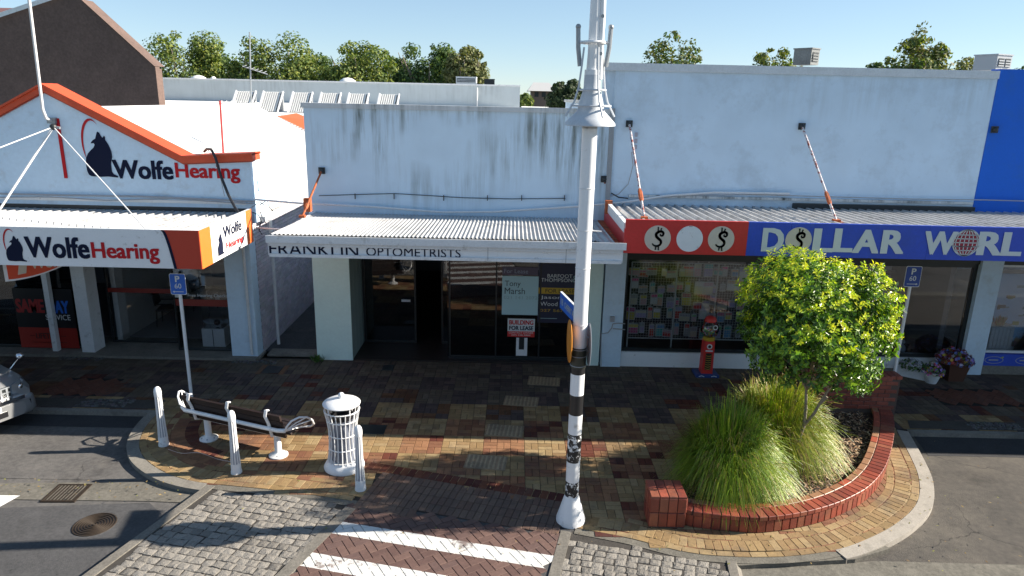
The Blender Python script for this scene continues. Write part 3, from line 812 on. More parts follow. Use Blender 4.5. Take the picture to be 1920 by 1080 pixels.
# white roof falling to the alley, back to the rear
b = MB()
RY0, RY1 = FY+.45, 27.6
vs = [(GX,RY0,5.50),(-5.80,RY0,3.30),(-5.80,RY1,3.30),(GX,RY1,5.50),(-14.2,RY0,3.3),(-14.2,RY1,3.3)]
b.add(vs, [(0,1,2,3),(4,0,3,5)])
n_r = 60
for k in range(n_r):
    y = RY0 + .15 + k*(RY1-RY0-.2)/n_r
    b.add([(GX,y,5.50),(GX,y+.02,5.525),(GX,y+.04,5.50),(-5.8,y,3.30),(-5.8,y+.02,3.325),(-5.8,y+.04,3.30)], [(0,1,4,3),(1,2,5,4)])
b.build('roof', m_roofw, wb, fix=False)
MB().tube([(GX,RY0,5.52),(GX,RY1,5.52)], .09, 8).build('ridge_cap', m_roofw, wb)
b = MB(); b.box(-14.9,-14.6,FY+.4,27.5,0,3.3); b.box(-14.6,-5.9,27.3,27.5,0,3.3); b.build('rear_wall', m_white, wb)
b = MB(); b.add([(GX,RY1,5.45),(-5.85,RY1,3.2),(-14.2,RY1,3.2)], [(0,1,2)]); b.build('rear_gable', m_white, wb)
MB().box(-5.86,-5.70,15.75,27.5,3.14,3.26).build('gutter', m_pipe, wb)
MB().tube([(-5.66,15.95,3.16),(-5.66,15.95,2.9),(-5.66,15.92,.1)], .04, 8).build('downpipe', m_pipe, wb)
# alley wall of painted bricks
b = MB(); b.box(-6.10,-5.925,15.5,27.3,0,3.22); b.build('alley_wall', M('painted_mortar', (.13,.12,.13), .9), wb)
b = MB(); ra = random.Random(8)
for r_ in range(38):
    for k in range(26):
        y = 15.5 + .245*(k + (.5 if r_ % 2 else 0)) + .12
        if y > 21.7: continue
        b.box(-5.93, -5.912+ra.uniform(-.002,.002), y-.117, y+.117, r_*.0845+.006, r_*.0845+.079, jit((.58,.53,.57), .12))
b.build('brick_field', m_brickw, wb, kind='stuff')
# pilaster at the corner, side return
MB().box(-6.50,-5.90,FY-.02,FY+.34,0,3.18).build('pilaster', m_white, wb)
MB().box(-6.55,-5.84,FY-.07,FY+.36,0,.05).build('pilaster_base', m_conc, wb)
MB().box(-6.02,-5.90,15.55,16.6,3.22,3.9).build('return_wall', m_white, wb)
b = MB(); b.box(-6.05,-5.72,15.54,15.95,3.9,4.1); b.box(-6.0,-5.78,15.54,16.3,3.3,3.85); b.build('parapet_block', m_white, wb)
MB().tube([(-6.02,FY-.07,.12),(-6.02,FY-.07,3.1)], .035, 8).build('downpipe', m_pipe, wb)
# long cable tray and band under the gable
MB().box(-14.9,-5.9,FY-.03,FY,3.62,3.68).build('wall_band', m_white2, wb)
MB().box(-14.9,-5.9,FY-.012,FY,3.44,3.53).build('wall_flashing', m_frame, wb)
MB().box(-14.9,-6.5,FY+.02,FY+.3,2.72,3.19).build('bulkhead', m_frame, wb)
# step
MB().slab([(-14.9,14.98),(-5.9,15.02),(-5.9,15.2),(-6.5,15.6),(-6.5,21),(-14.9,21)], -.02, .06).build('floor_slab', m_conc, wb)
MB().box(-14.8,-6.5,16.3,21.2,.06,.075).build('carpet', m_carpet, wb)
MB().box(-14.8,-6.5,21.2,21.3,.06,2.9).build('back_wall', M('clinic_wall', (.6,.58,.56), .9), wb)
MB().box(-14.8,-6.1,15.5,21.2,2.85,2.95).build('ceiling', m_interior, wb)
MB().box(-9.62,-9.5,16.0,21.2,.06,2.85).build('inner_wall', m_intlight, wb)
MB().box(-6.5,-6.42,15.6,21.2,.06,2.85).build('inner_wall', m_intlight, wb)
# posts
MB().box(-10.72,-10.60,15.22,15.34,.06,2.75).build('post', m_trim, wb)
MB().box(-10.02,-9.72,15.20,15.62,.06,2.75).build('post', m_trim, wb)
# display windows
def window(par, x0, x1, z0, z1, y, glass, fr=m_frame, w=.05, mull=(), name='window'):
    b = MB(); b.box(x0,x1,y-.04,y+.04,z0,z0+w); b.box(x0,x1,y-.04,y+.04,z1-w,z1)
    b.box(x0,x0+w,y-.04,y+.04,z0+w,z1-w); b.box(x1-w,x1,y-.04,y+.04,z0+w,z1-w)
    for mx_ in mull: b.box(mx_-w/2,mx_+w/2,y-.035,y+.035,z0+w,z1-w)
    o = b.build(name, fr, par)
    xs = [x0+w] + list(mull) + [x1-w]
    for i in range(len(xs)-1):
        MB().box(xs[i]+.001, xs[i+1]-.001, y-.004, y+.004, z0+w*.5, z1-w*.5).build('pane', glass, o)
    return o
window(wb, -14.6, -10.04, .07, 2.75, 15.45, m_glassdark, w=.05, mull=(-12.2,))
window(wb, -9.70, -7.90, .07, 2.75, 15.95, m_glass, w=.03, mull=())
window(wb, -7.88, -6.51, .07, 2.75, 15.50, m_glass, w=.03)
MB().box(-7.90,-7.88,15.5,15.95,.07,2.75).build('pane', m_glass, wb)
m_stripe = M('dark_red_window_film', (.25,.03,.02), .5)
MB().box(-9.67,-7.91,15.935,15.943,1.32,1.43).build('window_stripe', m_stripe, wb)
MB().box(-7.86,-6.54,15.485,15.493,1.16,1.32).build('window_stripe', m_stripe, wb)
text_geo('Free Hearing Checks', -7.55, 1.36, -6.62, 1.46, 15.488, .0).build('lettering', m_trim, wb)
MB().box(-7.86,-7.72,15.486,15.492,1.36,1.46).build('sticker', m_trim, wb)
# wall sign
def wolf(x0, z0, x1, z1, y, mat_w, mat_m, par, depth=.006):
    P = [(.00,.30),(.03,.42),(.10,.52),(.20,.60),(.29,.66),(.33,.72),(.31,.76),(.22,.75),(.24,.78),(.30,.83),(.37,.86),(.42,.97),(.45,1.02),(.50,1.0),(.54,.93),(.58,.88),(.63,.93),(.66,.90),(.65,.84),(.71,.76),(.76,.66),(.79,.55),(.79,.45),(.75,.36),(.73,.28),(.73,.12),(.77,.06),(.90,.01),(.88,-.02),(.60,.00),(.40,-.01),(.12,.00),(.05,.03),(.01,.12)]
    fx = lambda u: x0 + u*(x1-x0)
    fz = lambda v: z0 + v*(z1-z0)
    q = MB().plate([(fx(u*.9), fz(v*.78)) for u, v in P], y, y+depth)
    q.build('wolf_emblem', mat_w, par)
    o_ = []; i_ = []
    n = 22
    for k in range(n+1):
        t = R(50) + k/n*R(170); wdt = .085*math.sin(PI*min(1, k/n*1.0))**.7 * (.4+.6*k/n)
        o_.append((.22+.5*math.cos(t)*.55+.12, .60+.42*math.sin(t))); i_.append((.22+(.5-wdt)*math.cos(t)*.55+.12+wdt*.25, .60+(.42-wdt)*math.sin(t)))
    MB().plate([(fx(u-.1), fz(v)) for u, v in o_ + i_[::-1]], y, y+depth).build('moon_emblem', mat_m, par)
ws = thing('wall_sign', 'painted wolf and moon clinic sign high on the white gable wall', 'sign', (-8, FY, 4))
p0 = W(163,330,FY); p1 = W(226,226,FY)
wolf(p0[0]+.02, p0[1], p0[0]+.85, p0[1]+1.2, FY-.012, m_navy, m_red, ws)
a = W(214,334,FY); c_ = W(323,302,FY); text_geo('Wolfe', a[0], a[1], c_[0], c_[1], FY-.012, .026).build('lettering', m_navy, ws)
a = W(331,341,FY); c_ = W(449,308,FY); text_geo('Hearing', a[0], a[1], c_[0], c_[1], FY-.012, .022).build('lettering', m_red, ws)
a = W(125,334,FY); tag(MB().box(a[0]-.04, a[0]+.03, FY-.02, FY-.004, a[1], W(112,222,FY)[1]).build('red_wall_strip', m_red), 'upright red strip on the white gable wall left of the wolf', 'wall strip')

# ---- corrugated and ribbed verandah roofs
def corrugated(x0, x1, y0, y1, z0, z1, pitch, amp, name, mat, par, laps=0):
    b = MB(); n = int((x1-x0)/pitch*8)
    vs = []
    for i in range(n+1):
        x = x0 + (x1-x0)*i/n; dz = amp*math.sin(2*PI*(x-x0)/pitch)
        vs += [(x, y0, z0+dz), (x, y1, z1+dz)]
    b.add(vs, [(2*i, 2*i+2, 2*i+3, 2*i+1) for i in range(n)], smooth=True)
    return b.build(name, mat, par)
def ribbed(x0, x1, y0, y1, z0, z1, pitch, h, name, mat, par):
    b = MB(); x = x0; P = []
    while x < x1 - .001:
        for dx, dz in ((0,0),(pitch*.62,0),(pitch*.70,h),(pitch*.90,h),(pitch*.985,0)):
            if x + dx <= x1: P.append((x+dx, dz))
        x += pitch
    vs = []
    for (xx, dz) in P: vs += [(xx, y0, z0+dz), (xx, y1, z1+dz)]
    b.add(vs, [(2*i, 2*i+2, 2*i+3, 2*i+1) for i in range(len(P)-1)])
    return b.build(name, mat, par)
# clinic verandah
cv = thing('verandah', 'clinic verandah with ribbed white roof and wraparound wolf fascia sign', 'verandah', (-9, CY, 2.9))
ribbed(-14.9, -5.68, CY+.06, FY-.01, 3.49, 3.40, .19, .05, 'roof_sheet', m_sheetw, cv)
MB().box(-14.9,-5.70,CY+.08,FY-.05,2.96,3.0).build('soffit', M('verandah_soffit', (.45,.46,.47), .8), cv)
MB().box(-14.9,-5.63,CY,CY+.06,2.89,3.60).build('fascia', m_white2, cv)
MB().box(-5.69,-5.63,CY+.06,14.75,2.89,3.60).build('side_fascia', m_white2, cv)
# fascia colours
fx0 = W(308,450,CY)[0]; fx1 = -5.63
b = MB(); N_ = 14
arc = [(fx0 + .10*math.sin(PI*.5*(1-k/N_)) - .02 + (.12*(1-(k/N_))**2), 2.89 + .71*(1-k/N_)) for k in range(N_+1)]
arcp = [(W(302,434,CY)[0], 3.60)] + [(W(302,434,CY)[0] + .17*(k/N_)**.6*1.0 + 0.0, 3.60-.71*k/N_) for k in range(1, N_+1)]
b.plate(arcp + [(fx1, 2.89), (fx1, 3.60)], CY-.008, CY-.002); b.build('red_panel', M('deep_red_fascia', (.50,.045,.02), .45), cv)
arc2 = [(x+.05, z) for x, z in arcp]; MB().plate(arcp + arc2[::-1], CY-.014, CY-.009).build('navy_line', m_navy, cv)
def side_text(txt, ya, yb, z0, z1, bold, mat, name='lettering'):
    q = text_geo(txt, 0, z0, yb-ya, z1, 0, bold, .004)
    q.v = [(-5.63+.008-v[1], ya+v[0], v[2]) for v in q.v]; return q.build(name, mat, cv)
MB().box(-5.628,-5.622,CY,CY+.46,2.89,3.60).build('orange_panel', m_orange2, cv)
MB().box(-5.628,-5.622,14.42,14.75,2.89,3.60).build('orange_panel', m_orange2, cv)
side_text('Wolfe', CY+1.02, CY+1.95, 3.26, 3.48, .02, m_navy); side_text('Hearing', CY+1.12, CY+1.98, 2.98, 3.15, .02, m_red)
q = MB().plate([(CY+.72+u*.3, 2.97+v*.42) for u, v in [(.0,.0),(.0,.35),(.3,.6),(.2,.75),(.4,.85),(.5,1.0),(.65,.85),(.8,.5),(.75,.1),(.95,.0)]], 0, .004)
q.v = [(-5.63+.012-v[1], v[0], v[2]) for v in q.v]; q.build('wolf_emblem', m_navy, cv)
p0 = W(16,486,CY)
wolf(p0[0]-.02, 2.97, p0[0]+.42, 3.55, CY-.008, m_navy, m_red, cv)
a = W(51,483,CY); c_ = W(165,447,CY); text_geo('Wolfe', a[0], a[1]+.01, c_[0], c_[1]+.01, CY-.009, .026).build('lettering', m_navy, cv)
a = W(175,492,CY); c_ = W(297,457,CY); text_geo('Hearing', a[0], a[1], c_[0], c_[1], CY-.009, .022).build('lettering', m_red, cv)

# ---- vacant shop
fb_ = thing('shop_building', 'vacant white shop with a mould streaked parapet and dark glass front', 'shop', (-1.2, FY, 0))
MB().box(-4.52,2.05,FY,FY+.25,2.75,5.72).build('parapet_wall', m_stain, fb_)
MB().box(-4.56,2.0,FY-.05,FY+.30,5.72,5.82).build('parapet_flashing', streaked('dirty_flashing', (.58,.60,.61), (.10,.11,.10), 5.9, .3, 1.), fb_)
MB().box(2.0,2.10,FY-.06,FY+.3,3.7,5.84).build('joint_flashing', m_grey, fb_)
b = MB(); b.box(-4.52,-4.3,FY+.25,30,0,3.6); b.box(1.85,2.05,FY+.25,30,0,3.6); b.box(-4.3,1.85,29.8,30,0,3.6); b.build('side_wall', m_white, fb_)
MB().box(-4.6,2.05,FY+.25,30,3.6,3.7).build('roof', m_galv, fb_)
MB().box(-4.50,2.03,FY+.02,FY+.24,2.55,2.75).build('lintel', m_frame, fb_)
MB().box(-4.52,-3.69,FY,FY+1.3,0,2.75).build('pier', m_mint, fb_)
b = MB()
for k in range(4): b.box(-3.689,-3.682,FY+.02+k*.33,FY+.33+k*.33,0.02,2.74)
b.build('side_panel', M('grey_green_boarding', (.30,.36,.34), .6), fb_)
MB().box(1.56,2.06,FY,FY+.3,0,2.75).build('pier', m_mint, fb_)
MB().box(-4.28,1.9,FY+.3,24,-.01,.012).build('floor', m_tilefloor, fb_)
MB().box(-4.28,1.83,24,24.1,0,3.4).build('back_wall', m_interior, fb_)
MB().box(-4.28,1.83,FY+.3,24,3.0,3.1).build('ceiling', m_interior, fb_)
MB().slab([(-3.68,FY+.02),(1.55,FY+.02),(1.55,FY+.3),(-1.5,FY+.3),(-1.5,FY+1.3),(-3.68,FY+1.3)], 0, .03).build('entry_tiles', m_tilefloor, fb_)
window(fb_, -3.66, -2.36, .03, 2.6, 16.45, m_glassdark, w=.045)
window(fb_, -1.74, -1.46, .03, 2.6, 16.45, m_glassdark, w=.04)
MB().box(-1.50,-1.46,FY+.32,16.42,.03,2.6).build('pane', m_glassdark, fb_)
MB().box(-2.36,-1.74,16.43,16.47,2.3,2.6).build('door_head', m_frame, fb_)
window(fb_, -1.46, 1.56, .06, 2.6, FY+.25, m_glassdark, w=.035, mull=(-.36, .66))
MB().box(-1.46,1.56,FY+.18,FY+.3,0,.06).build('sill', m_frame, fb_)
MB().box(-2.72,-2.50,16.40,16.404,1.10,1.16).build('door_sticker', m_trim, fb_)
# verandah of the vacant shop
fv = thing('verandah', 'vacant shop verandah of corrugated iron with faded optometrist lettering', 'verandah', (-1.2, CY, 3.2))
corrugated(-4.36, 1.55, CY+.02, FY-.01, 3.56, 3.47, .0765, .0145, 'roof_sheet', m_sheetw, fv)
corrugated(1.56, 1.84, CY+.02, FY-.01, 3.53, 3.44, .14, .012, 'roof_sheet', m_galv, fv)
MB().box(1.86,2.02,CY+.05,FY,3.42,3.44).build('box_gutter', m_rust, fv)
b = MB(); b.box(-4.40,2.02,CY-.10,CY+.02,3.46,3.54); b.box(-4.40,2.02,CY-.11,CY-.095,3.43,3.56); b.build('gutter', m_trim, fv)
MB().box(-4.36,1.98,CY-.02,CY+.02,3.18,3.43).build('fascia', m_white2, fv)
MB().box(-4.36,1.94,CY-.065,CY-.022,3.365,3.43).build('board', m_trim, fv)
MB().box(-4.37,1.95,CY-.065,CY-.022,3.165,3.222).build('board', m_trim, fv)
text_geo('FRANKLIN', W(506,470,CY)[0], 3.19, W(672,470,CY)[0], 3.42, CY-.028, .0).build('lettering', m_navy, fv)
text_geo('OPTOMETRISTS', W(687,470,CY)[0], 3.21, W(864,470,CY)[0], 3.37, CY-.028, .0).build('lettering', m_navy, fv)
MB().box(-4.34,1.98,CY+.04,FY,3.16,3.18).build('soffit', M('old_soffit', (.35,.36,.36), .8), fv)
MB().box(-4.40,-4.36,CY-.02,FY,3.18,3.5).build('side_fascia', m_trim, fv)
for (xx, zz) in ((-.45, 3.29), (.95, 3.29)): MB().box(xx, xx+.01, CY-.068, CY-.064, 3.17, 3.42).build('joint_cover', m_grey, fv)

# ---- variety shop
db = thing('shop_building', 'long white variety shop with tall plain parapet and display windows', 'shop', (6, FY, 0))
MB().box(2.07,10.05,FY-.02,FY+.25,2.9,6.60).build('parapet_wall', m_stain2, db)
MB().box(1.84,10.05,FY-.06,FY+.3,6.60,6.76).build('parapet_flashing', M('flashing_paint', (.60,.64,.67), .5, noise=(3,.1)), db)
MB().box(1.84,2.07,FY+.02,FY+.3,3.6,6.60).build('parapet_return', m_stain2, db)
b = MB(); b.box(2.07,2.3,FY+.25,30,0,5.9); b.box(2.3,14,29.8,30,0,5.9); b.build('side_wall', m_white, db)
MB().box(2.0,30,FY+.3,30,5.9,6.0).build('roof', m_galv, db)
MB().box(2.10,2.56,FY-.05,FY+.3,0,2.95).build('pilaster', m_white, db)
MB().box(2.56,5.85,FY,FY+.22,0,.36).build('stall_riser', m_white2, db)
MB().box(7.15,10.50,FY,FY+.22,0,.36).build('stall_riser', m_white2, db)
MB().box(7.10,10.55,FY-.05,FY,0,.10).build('plinth', m_conc, db)
MB().box(10.50,10.98,FY-.06,FY+.3,0,2.95).build('pilaster', m_white, db)
MB().box(2.56,10.5,FY+.02,FY+.24,2.62,2.9).build('lintel', m_frame, db)
window(db, 2.56, 5.85, .36, 2.62, FY+.1, m_glass, w=.07)
window(db, 7.20, 10.50, .36, 2.62, FY+.1, m_glass, w=.09)
MB().box(5.85,6.0,FY+.03,FY+.2,0,2.62).build('door_jamb', m_frame, db)
MB().box(7.05,7.2,FY+.03,FY+.2,0,2.62).build('door_jamb', m_frame, db)
MB().box(2.56,10.5,FY+.3,24,.0,.02).build('floor', m_tilefloor, db)
MB().box(2.3,10.6,24,24.1,0,2.9).build('back_wall', m_interior, db)
MB().box(2.3,10.6,FY+.25,24,2.85,2.95).build('ceiling', m_interior, db)
MB().box(10.02,10.15,FY+.24,19,.02,2.85).build('inner_wall', M('grey_partition', (.16,.16,.17), .8), db)
dm = MB().box(5.95,7.1,14.8,15.3,.0,.02).build('door_mat', M('dark_red_mat', (.10,.02,.02), .9), db)
dv = thing('verandah', 'variety shop verandah with long red and blue fascia sign', 'verandah', (6, CY, 3.4))
ribbed(2.06, 30.0, CY+.05, FY-.03, 3.87, 3.78, .19, .05, 'roof_sheet', m_sheetw, dv)
MB().box(1.98,2.06,CY+.05,FY-.03,3.72,3.90).build('side_flashing', m_trim, dv)
MB().box(2.0,30.0,CY+.07,FY-.05,3.36,3.39).build('soffit', M('verandah_soffit'), dv)
xr = W(1401,448,CY)[0]
MB().box(2.0, xr, CY, CY+.06, 3.36, 3.97).build('red_panel', m_signred, dv)
xs = [xr+.003, W(1482,448,CY)[0], W(1742,448,CY)[0], 9.6, 12.5, 17, 22, 30.0]
for i in range(7): MB().box(xs[i], xs[i+1]-.006, CY, CY+.06, 3.36, 3.97).build('blue_panel', m_signblue, dv)
MB().box(1.985,2.0,CY,FY-.1,3.36,3.80).build('side_panel', m_signred, dv)
def dollar(cx, cz, r, full=True):
    o = MB().plate(disc_pts(cx, cz, r), CY-.010, CY-.002).build('disc', m_cream if full else m_white2, dv)
    if not full:
        MB().box(cx-.03,cx+.03,CY-.014,CY-.011,cz+r*.93,cz+r*.96).build('bolt_mark', m_black, o); return
    P = [(.22,.36),(.16,.28),(.24,.20),(.36,.26),(.38,.42),(.25,.52),(.05,.50),(-.12,.36),(-.10,.15),(.05,.0),(.22,-.15),(.24,-.36),(.10,-.52),(-.12,-.55),(-.30,-.46),(-.36,-.36)]
    Q = smooth_curve(P, 3); wd = [.035 + .065*math.sin(PI*min(1,max(0,i/len(Q)))) for i in range(len(Q))]
    l_ = [offset(Q, wd[i])[i] for i in range(len(Q))]; r__ = [offset(Q, -wd[i])[i] for i in range(len(Q))]
    b = MB()
    for i in range(len(Q)-1):
        b.add([(cx+q[0]*r*1.05, CY-.016, cz+q[1]*r*1.05) for q in (l_[i], l_[i+1], r__[i+1], r__[i])], [(0,1,2,3)])
        b.add([(cx+q[0]*r*1.05, CY-.016, cz+q[1]*r*1.05) for q in (r__[i], r__[i+1], l_[i+1], l_[i])], [(0,1,2,3)])
    for (x0_, z0_, x1_, z1_) in ((.0,.50,-.02,.90),(.16,.50,.24,.82),(-.08,-.52,-.12,-.88),(.08,-.5,.12,-.90)):
        b.plate([(cx+(x0_-.055)*r, cz+z0_*r),(cx+(x0_+.055)*r, cz+z0_*r),(cx+(x1_+.055)*r, cz+z1_*r),(cx+(x1_-.055)*r, cz+z1_*r)], CY-.016, CY-.0105)
    b.build('dollar_sign', m_black, o)
for px_, fl in ((1233,True),(1293,False),(1352,True),(1497,True)):
    q = W(px_, 446 + (px_-1233)*.012, CY); dollar(q[0], q[1]-.01, .235, fl)
m_ltr = M('pale_sign_lettering', (.62,.66,.66), .5)
def sletter(ch_, pa, pb, bold=.03, zz=None):
    q = W(pa[0], pa[1], CY); q2 = W(pb[0], pb[1], CY)
    text_geo(ch_, q[0], q2[1], q2[0], q[1], CY-.012, bold).build('lettering', m_ltr, dv)
sletter('D', (1431,428), (1467,471)); sletter('L', (1527,429), (1560,472)); sletter('L', (1566,429), (1597,472)); sletter('A', (1603,431), (1646,474)); sletter('R', (1656,432), (1693,475))
sletter('W', (1735,434), (1789,477)); sletter('R', (1837,435), (1876,478)); sletter('L', (1883,436), (1913,479))
text_geo('D', 9.32, 3.47, 9.62, 3.83, CY-.012, .03).build('lettering', m_ltr, dv)
# globe between W and R
gq = W(1811, 455, CY); gx, gz, gr_ = gq[0], gq[1], .235
go = MB().plate(disc_pts(gx, gz, gr_), CY-.010, CY-.002).build('globe', M('globe_red', (.30,.015,.04), .5), dv)
b = MB()
def line2(P, w):
    for i in range(len(P)-1):
        a_, c2 = Vector(P[i]), Vector(P[i+1]); d = (c2-a_); 
        if d.length < 1e-6: continue
        nrm = Vector((-d.y, d.x)).normalized()*w
        q = [(a_-nrm), (c2-nrm), (c2+nrm), (a_+nrm)]
        b.add([(v.x, CY-.014, v.y) for v in q], [(0,1,2,3)])
for k in (-.82,-.5,-.17,.17,.5,.82): line2([(gx+gr_*k*math.cos(t), gz+gr_*math.sin(t)) for t in [R(-90+15*i) for i in range(13)]], .008)
for k in (-.6,-.3,0,.3,.6): line2([(gx+gr_*math.sqrt(1-k*k)*u, gz+gr_*k) for u in (-1,1)], .008)
line2([(gx+gr_*math.cos(R(10*i)), gz+gr_*math.sin(R(10*i))) for i in range(37)], .010)
line2([(gx+gr_*1.3*math.cos(R(10*i)), gz-.02+gr_*.22*math.sin(R(10*i))) for i in range(17,38)], .006)
b.build('globe_lines', m_ltr, go)

# ---- blue shop at the right
bb = thing('shop_building', 'bright blue painted shop at the right end of the row', 'shop', (12, FY, 0))
MB().box(10.055,30,FY-.03,FY+.25,2.9,6.80).build('parapet_wall', m_wallblue, bb)
MB().box(10.99,30,FY,FY+.22,0,.22).build('stall_riser', m_conc, bb)
MB().box(10.99,30,FY-.01,FY+.2,.22,.50).build('blue_band', m_signblue, bb)
for k in range(5):
    x = 11.25 + k*.72
    q = MB()
    P_ = disc_pts(x, .36, .22, 24, .09); P2 = disc_pts(x, .36, .205, 24, .078)
    for i in range(24):
        j = (i+1) % 24; q.add([(P_[i][0],FY-.014,P_[i][1]),(P2[i][0],FY-.014,P2[i][1]),(P2[j][0],FY-.014,P2[j][1]),(P_[j][0],FY-.014,P_[j][1])], [(0,1,2,3)])
    t_ = text_geo('Salon', x-.13, .33, x+.13, .39, FY-.014, .0) if False else MB().box(x-.12,x+.10,FY-.014,FY-.0105,.345,.375)
    q.add(t_.v, t_.f); q.build('oval_emblem', M('pale_gold', (.35,.38,.36), .5), bb)
    MB().plate([(x+.14,.40),(x+.20,.41),(x+.22,.45),(x+.17,.44)], FY-.014, FY-.0105).build('leaf_emblem', M('leaf_emblem', (.40,.50,.05), .5), bb)
window(bb, 10.99, 30, .52, 2.62, FY+.08, m_glass, fr=m_trim, w=.05, mull=(14.5,18,22,26))
MB().box(10.99,30,FY+.02,FY+.2,2.62,2.9).build('lintel', m_frame, bb)
MB().box(10.9,30,24,24.1,0,2.9).build('back_wall', M('blue_interior', (.20,.30,.42), .8), bb)
MB().box(10.9,30,FY+.25,24,.45,.5).build('display_floor', m_trim, bb)
MB().box(10.9,30,FY+.25,24,2.85,2.95).build('ceiling', m_interior, bb)
po = MB().box(11.0,15.5,15.95,15.99,.52,2.25).build('display_panel', M('pale_blue_display', (.30,.55,.85), .6), bb)
rr = random.Random(4); b = MB()
for k in range(60):
    x = rr.uniform(11.6, 14.5); z = rr.choice((1.9,1.65,1.4,1.2,.95)) + rr.uniform(-.04,.04)
    b.box(x, x+rr.uniform(.05,.2), 15.93, 15.945, z, z+rr.uniform(.03,.09), rr.choice(((.10,.25,.06),(.05,.2,.12),(.12,.3,.4),(.3,.35,.1),(.05,.1,.15))))
b.build('leaf_print', m_tint, po)
tag(MB().add([v for v in MB().box(11.30,11.85,15.55,15.95,.51,1.05).v], MB().box(0,1,0,1,0,1).f).build('white_crate', m_trim), 'white slatted crate in the blue shop window beside the white pilaster', 'crate')
cr_ = MB()
for k in range(6): cr_.box(11.31+k*.09,11.36+k*.09,15.535,15.549,.52,1.04)
cr_.build('slat', m_white2, bpy.data.objects['white_crate'])
# ------------------------------------------------------------------ things behind the shops
# brown gabled hall
bw = thing('hall_building', 'large brown gable ended building rising behind the clinic roof', 'building', (-22, 34, 0))
bx1 = W(291,125,34)[0]; gp_ = W(140,-14,34)
b = MB(); b.plate([(-32,0),(bx1,0),(bx1,W(291,125,34)[1]),(-20.0,9.95),(-20.9,10.1),(-23.9,9.15),(-32,6.6)], 34, 34.4); b.build('gable_wall', m_brown, bw, fix=True)
b = MB()
for (x0,z0,x1,z1) in ((bx1+.02,7.10,-20.0,9.98),):
    b.add([(x0,33.9,z0),(x1,33.9,z1),(x1,34.9,z1),(x0,34.9,z0)], [(0,1,2,3)])
b.build('roof', m_brown, bw)
b = MB(); b.add([(-20.9,33.85,10.2),(-32,33.85,6.7),(-32,33.85,6.5),(-20.9,33.85,10.0)], [(0,1,2,3)]); b.build('barge_board', m_trim, bw)
MB().box(bx1-.3,bx1,34.4,34.6,0,7.0).build('side_wall', m_brown, bw)
tag(MB().add([(-60,55,W(20,24,55)[1]),(-38.6,55,W(20,24,55)[1]),(-38.6,60,W(20,15,60)[1]),(-60,60,W(20,15,60)[1]),(-60,55,0),(-38.6,55,0)], [(0,1,2,3),(4,5,1,0)]).build('maroon_shed', m_ridge), 'maroon roofed building glimpsed behind the left end of the brown hall', 'building')
# long pale warehouse
wh = thing('warehouse', 'long pale grey warehouse behind the shops with slatted roof vents', 'warehouse', (-11, 45, 0))
b = MB(); b.box(-30,.23,45,45.3,3,6.72); b.box(-.07,.23,45.3,80,3,6.6); b.build('parapet_wall', streaked('streaky_cladding', (.50,.55,.57), (.30,.33,.33), 6.8, 1.5, .6), wh)
MB().box(-30,.25,44.95,45.35,6.72,6.80).build('parapet_flashing', m_trim, wh)
MB().box(-30,0,45.3,80,6.0,6.1).build('roof', m_galv, wh)
b = MB(); b.add([(-30,36,4.9),(3,36,4.9),(3,45,5.45),(-30,45,5.45)], [(0,1,2,3)]); b.build('lower_roof', m_roofw, wh)
o_ = ribbed(-28, 3, 30, 36, 4.2, 4.88, .25, .05, 'front_roof', m_galv, wh)
MB().box(-30,3,29.8,30,0,4.15).build('front_wall', m_shed, wh)
MB().tube([(W(1003,197,44.6)[0]-3.6,44.8,5.4),(W(1003,197,44.6)[0]-3.6,44.8,6.6)], .05, 6).build('vent_pipe', m_pipe, wh)
# roof vents, six alike
def vent(i, px):
    x = W(px, 190, 38)[0]
    z0 = 5.05
    t = thing('roof_vent', None, 'roof vent', (x, 38, z0), 0, 'slatted roof vents in a row behind the vacant shop')
    b = MB(); b.add([(0,0,0),(1.05,0,0),(1.05,1.2,0),(0,1.2,0),(.12,.75,1.0),(1.17-.0,.75,1.0)], [(4,5,2,3),(1,2,5),(0,4,3)]); b.build('hood', m_grey, t, local=True)
    for k in range(8):
        x0 = .05+k*.115
        MB().add([(x0,-.02,0),(x0+.075,-.02,0),(x0+.195,.73,1.02),(x0+.12,.73,1.02),(x0,.03,0),(x0+.075,.03,0),(x0+.195,.78,1.0),(x0+.12,.78,1.0)], [(0,1,2,3),(1,5,6,2),(4,0,3,7),(3,2,6,7)]).build('slat', m_roofw, t, local=True)
    for s_ in (0, 1.05):
        MB().add([(s_-.03,-.08,0),(s_+.03,-.08,0),(s_+.15,.72,1.08),(s_+.09,.72,1.08),(s_-.03,.05,0),(s_+.03,.05,0),(s_+.15,.82,1.0),(s_+.09,.82,1.0)], [(0,1,2,3),(1,5,6,2),(4,0,3,7),(3,2,6,7)]).build('end_cap', m_trim, t, local=True)
    return t
names_ = ['leftmost', 'second from the left', 'third from the left', 'third from the right', 'second from the right', 'rightmost']
vt = vent(0, 430); vt['label'] = 'leftmost of the six slatted white roof vents behind the vacant shop'
for i, px_ in enumerate((482, 538, 592, 645, 703)):
    copy_tree(vt, loc=(W(px_,190,38)[0], 38, 5.05), label=names_[i+1] + ' of the six slatted white roof vents behind the vacant shop')
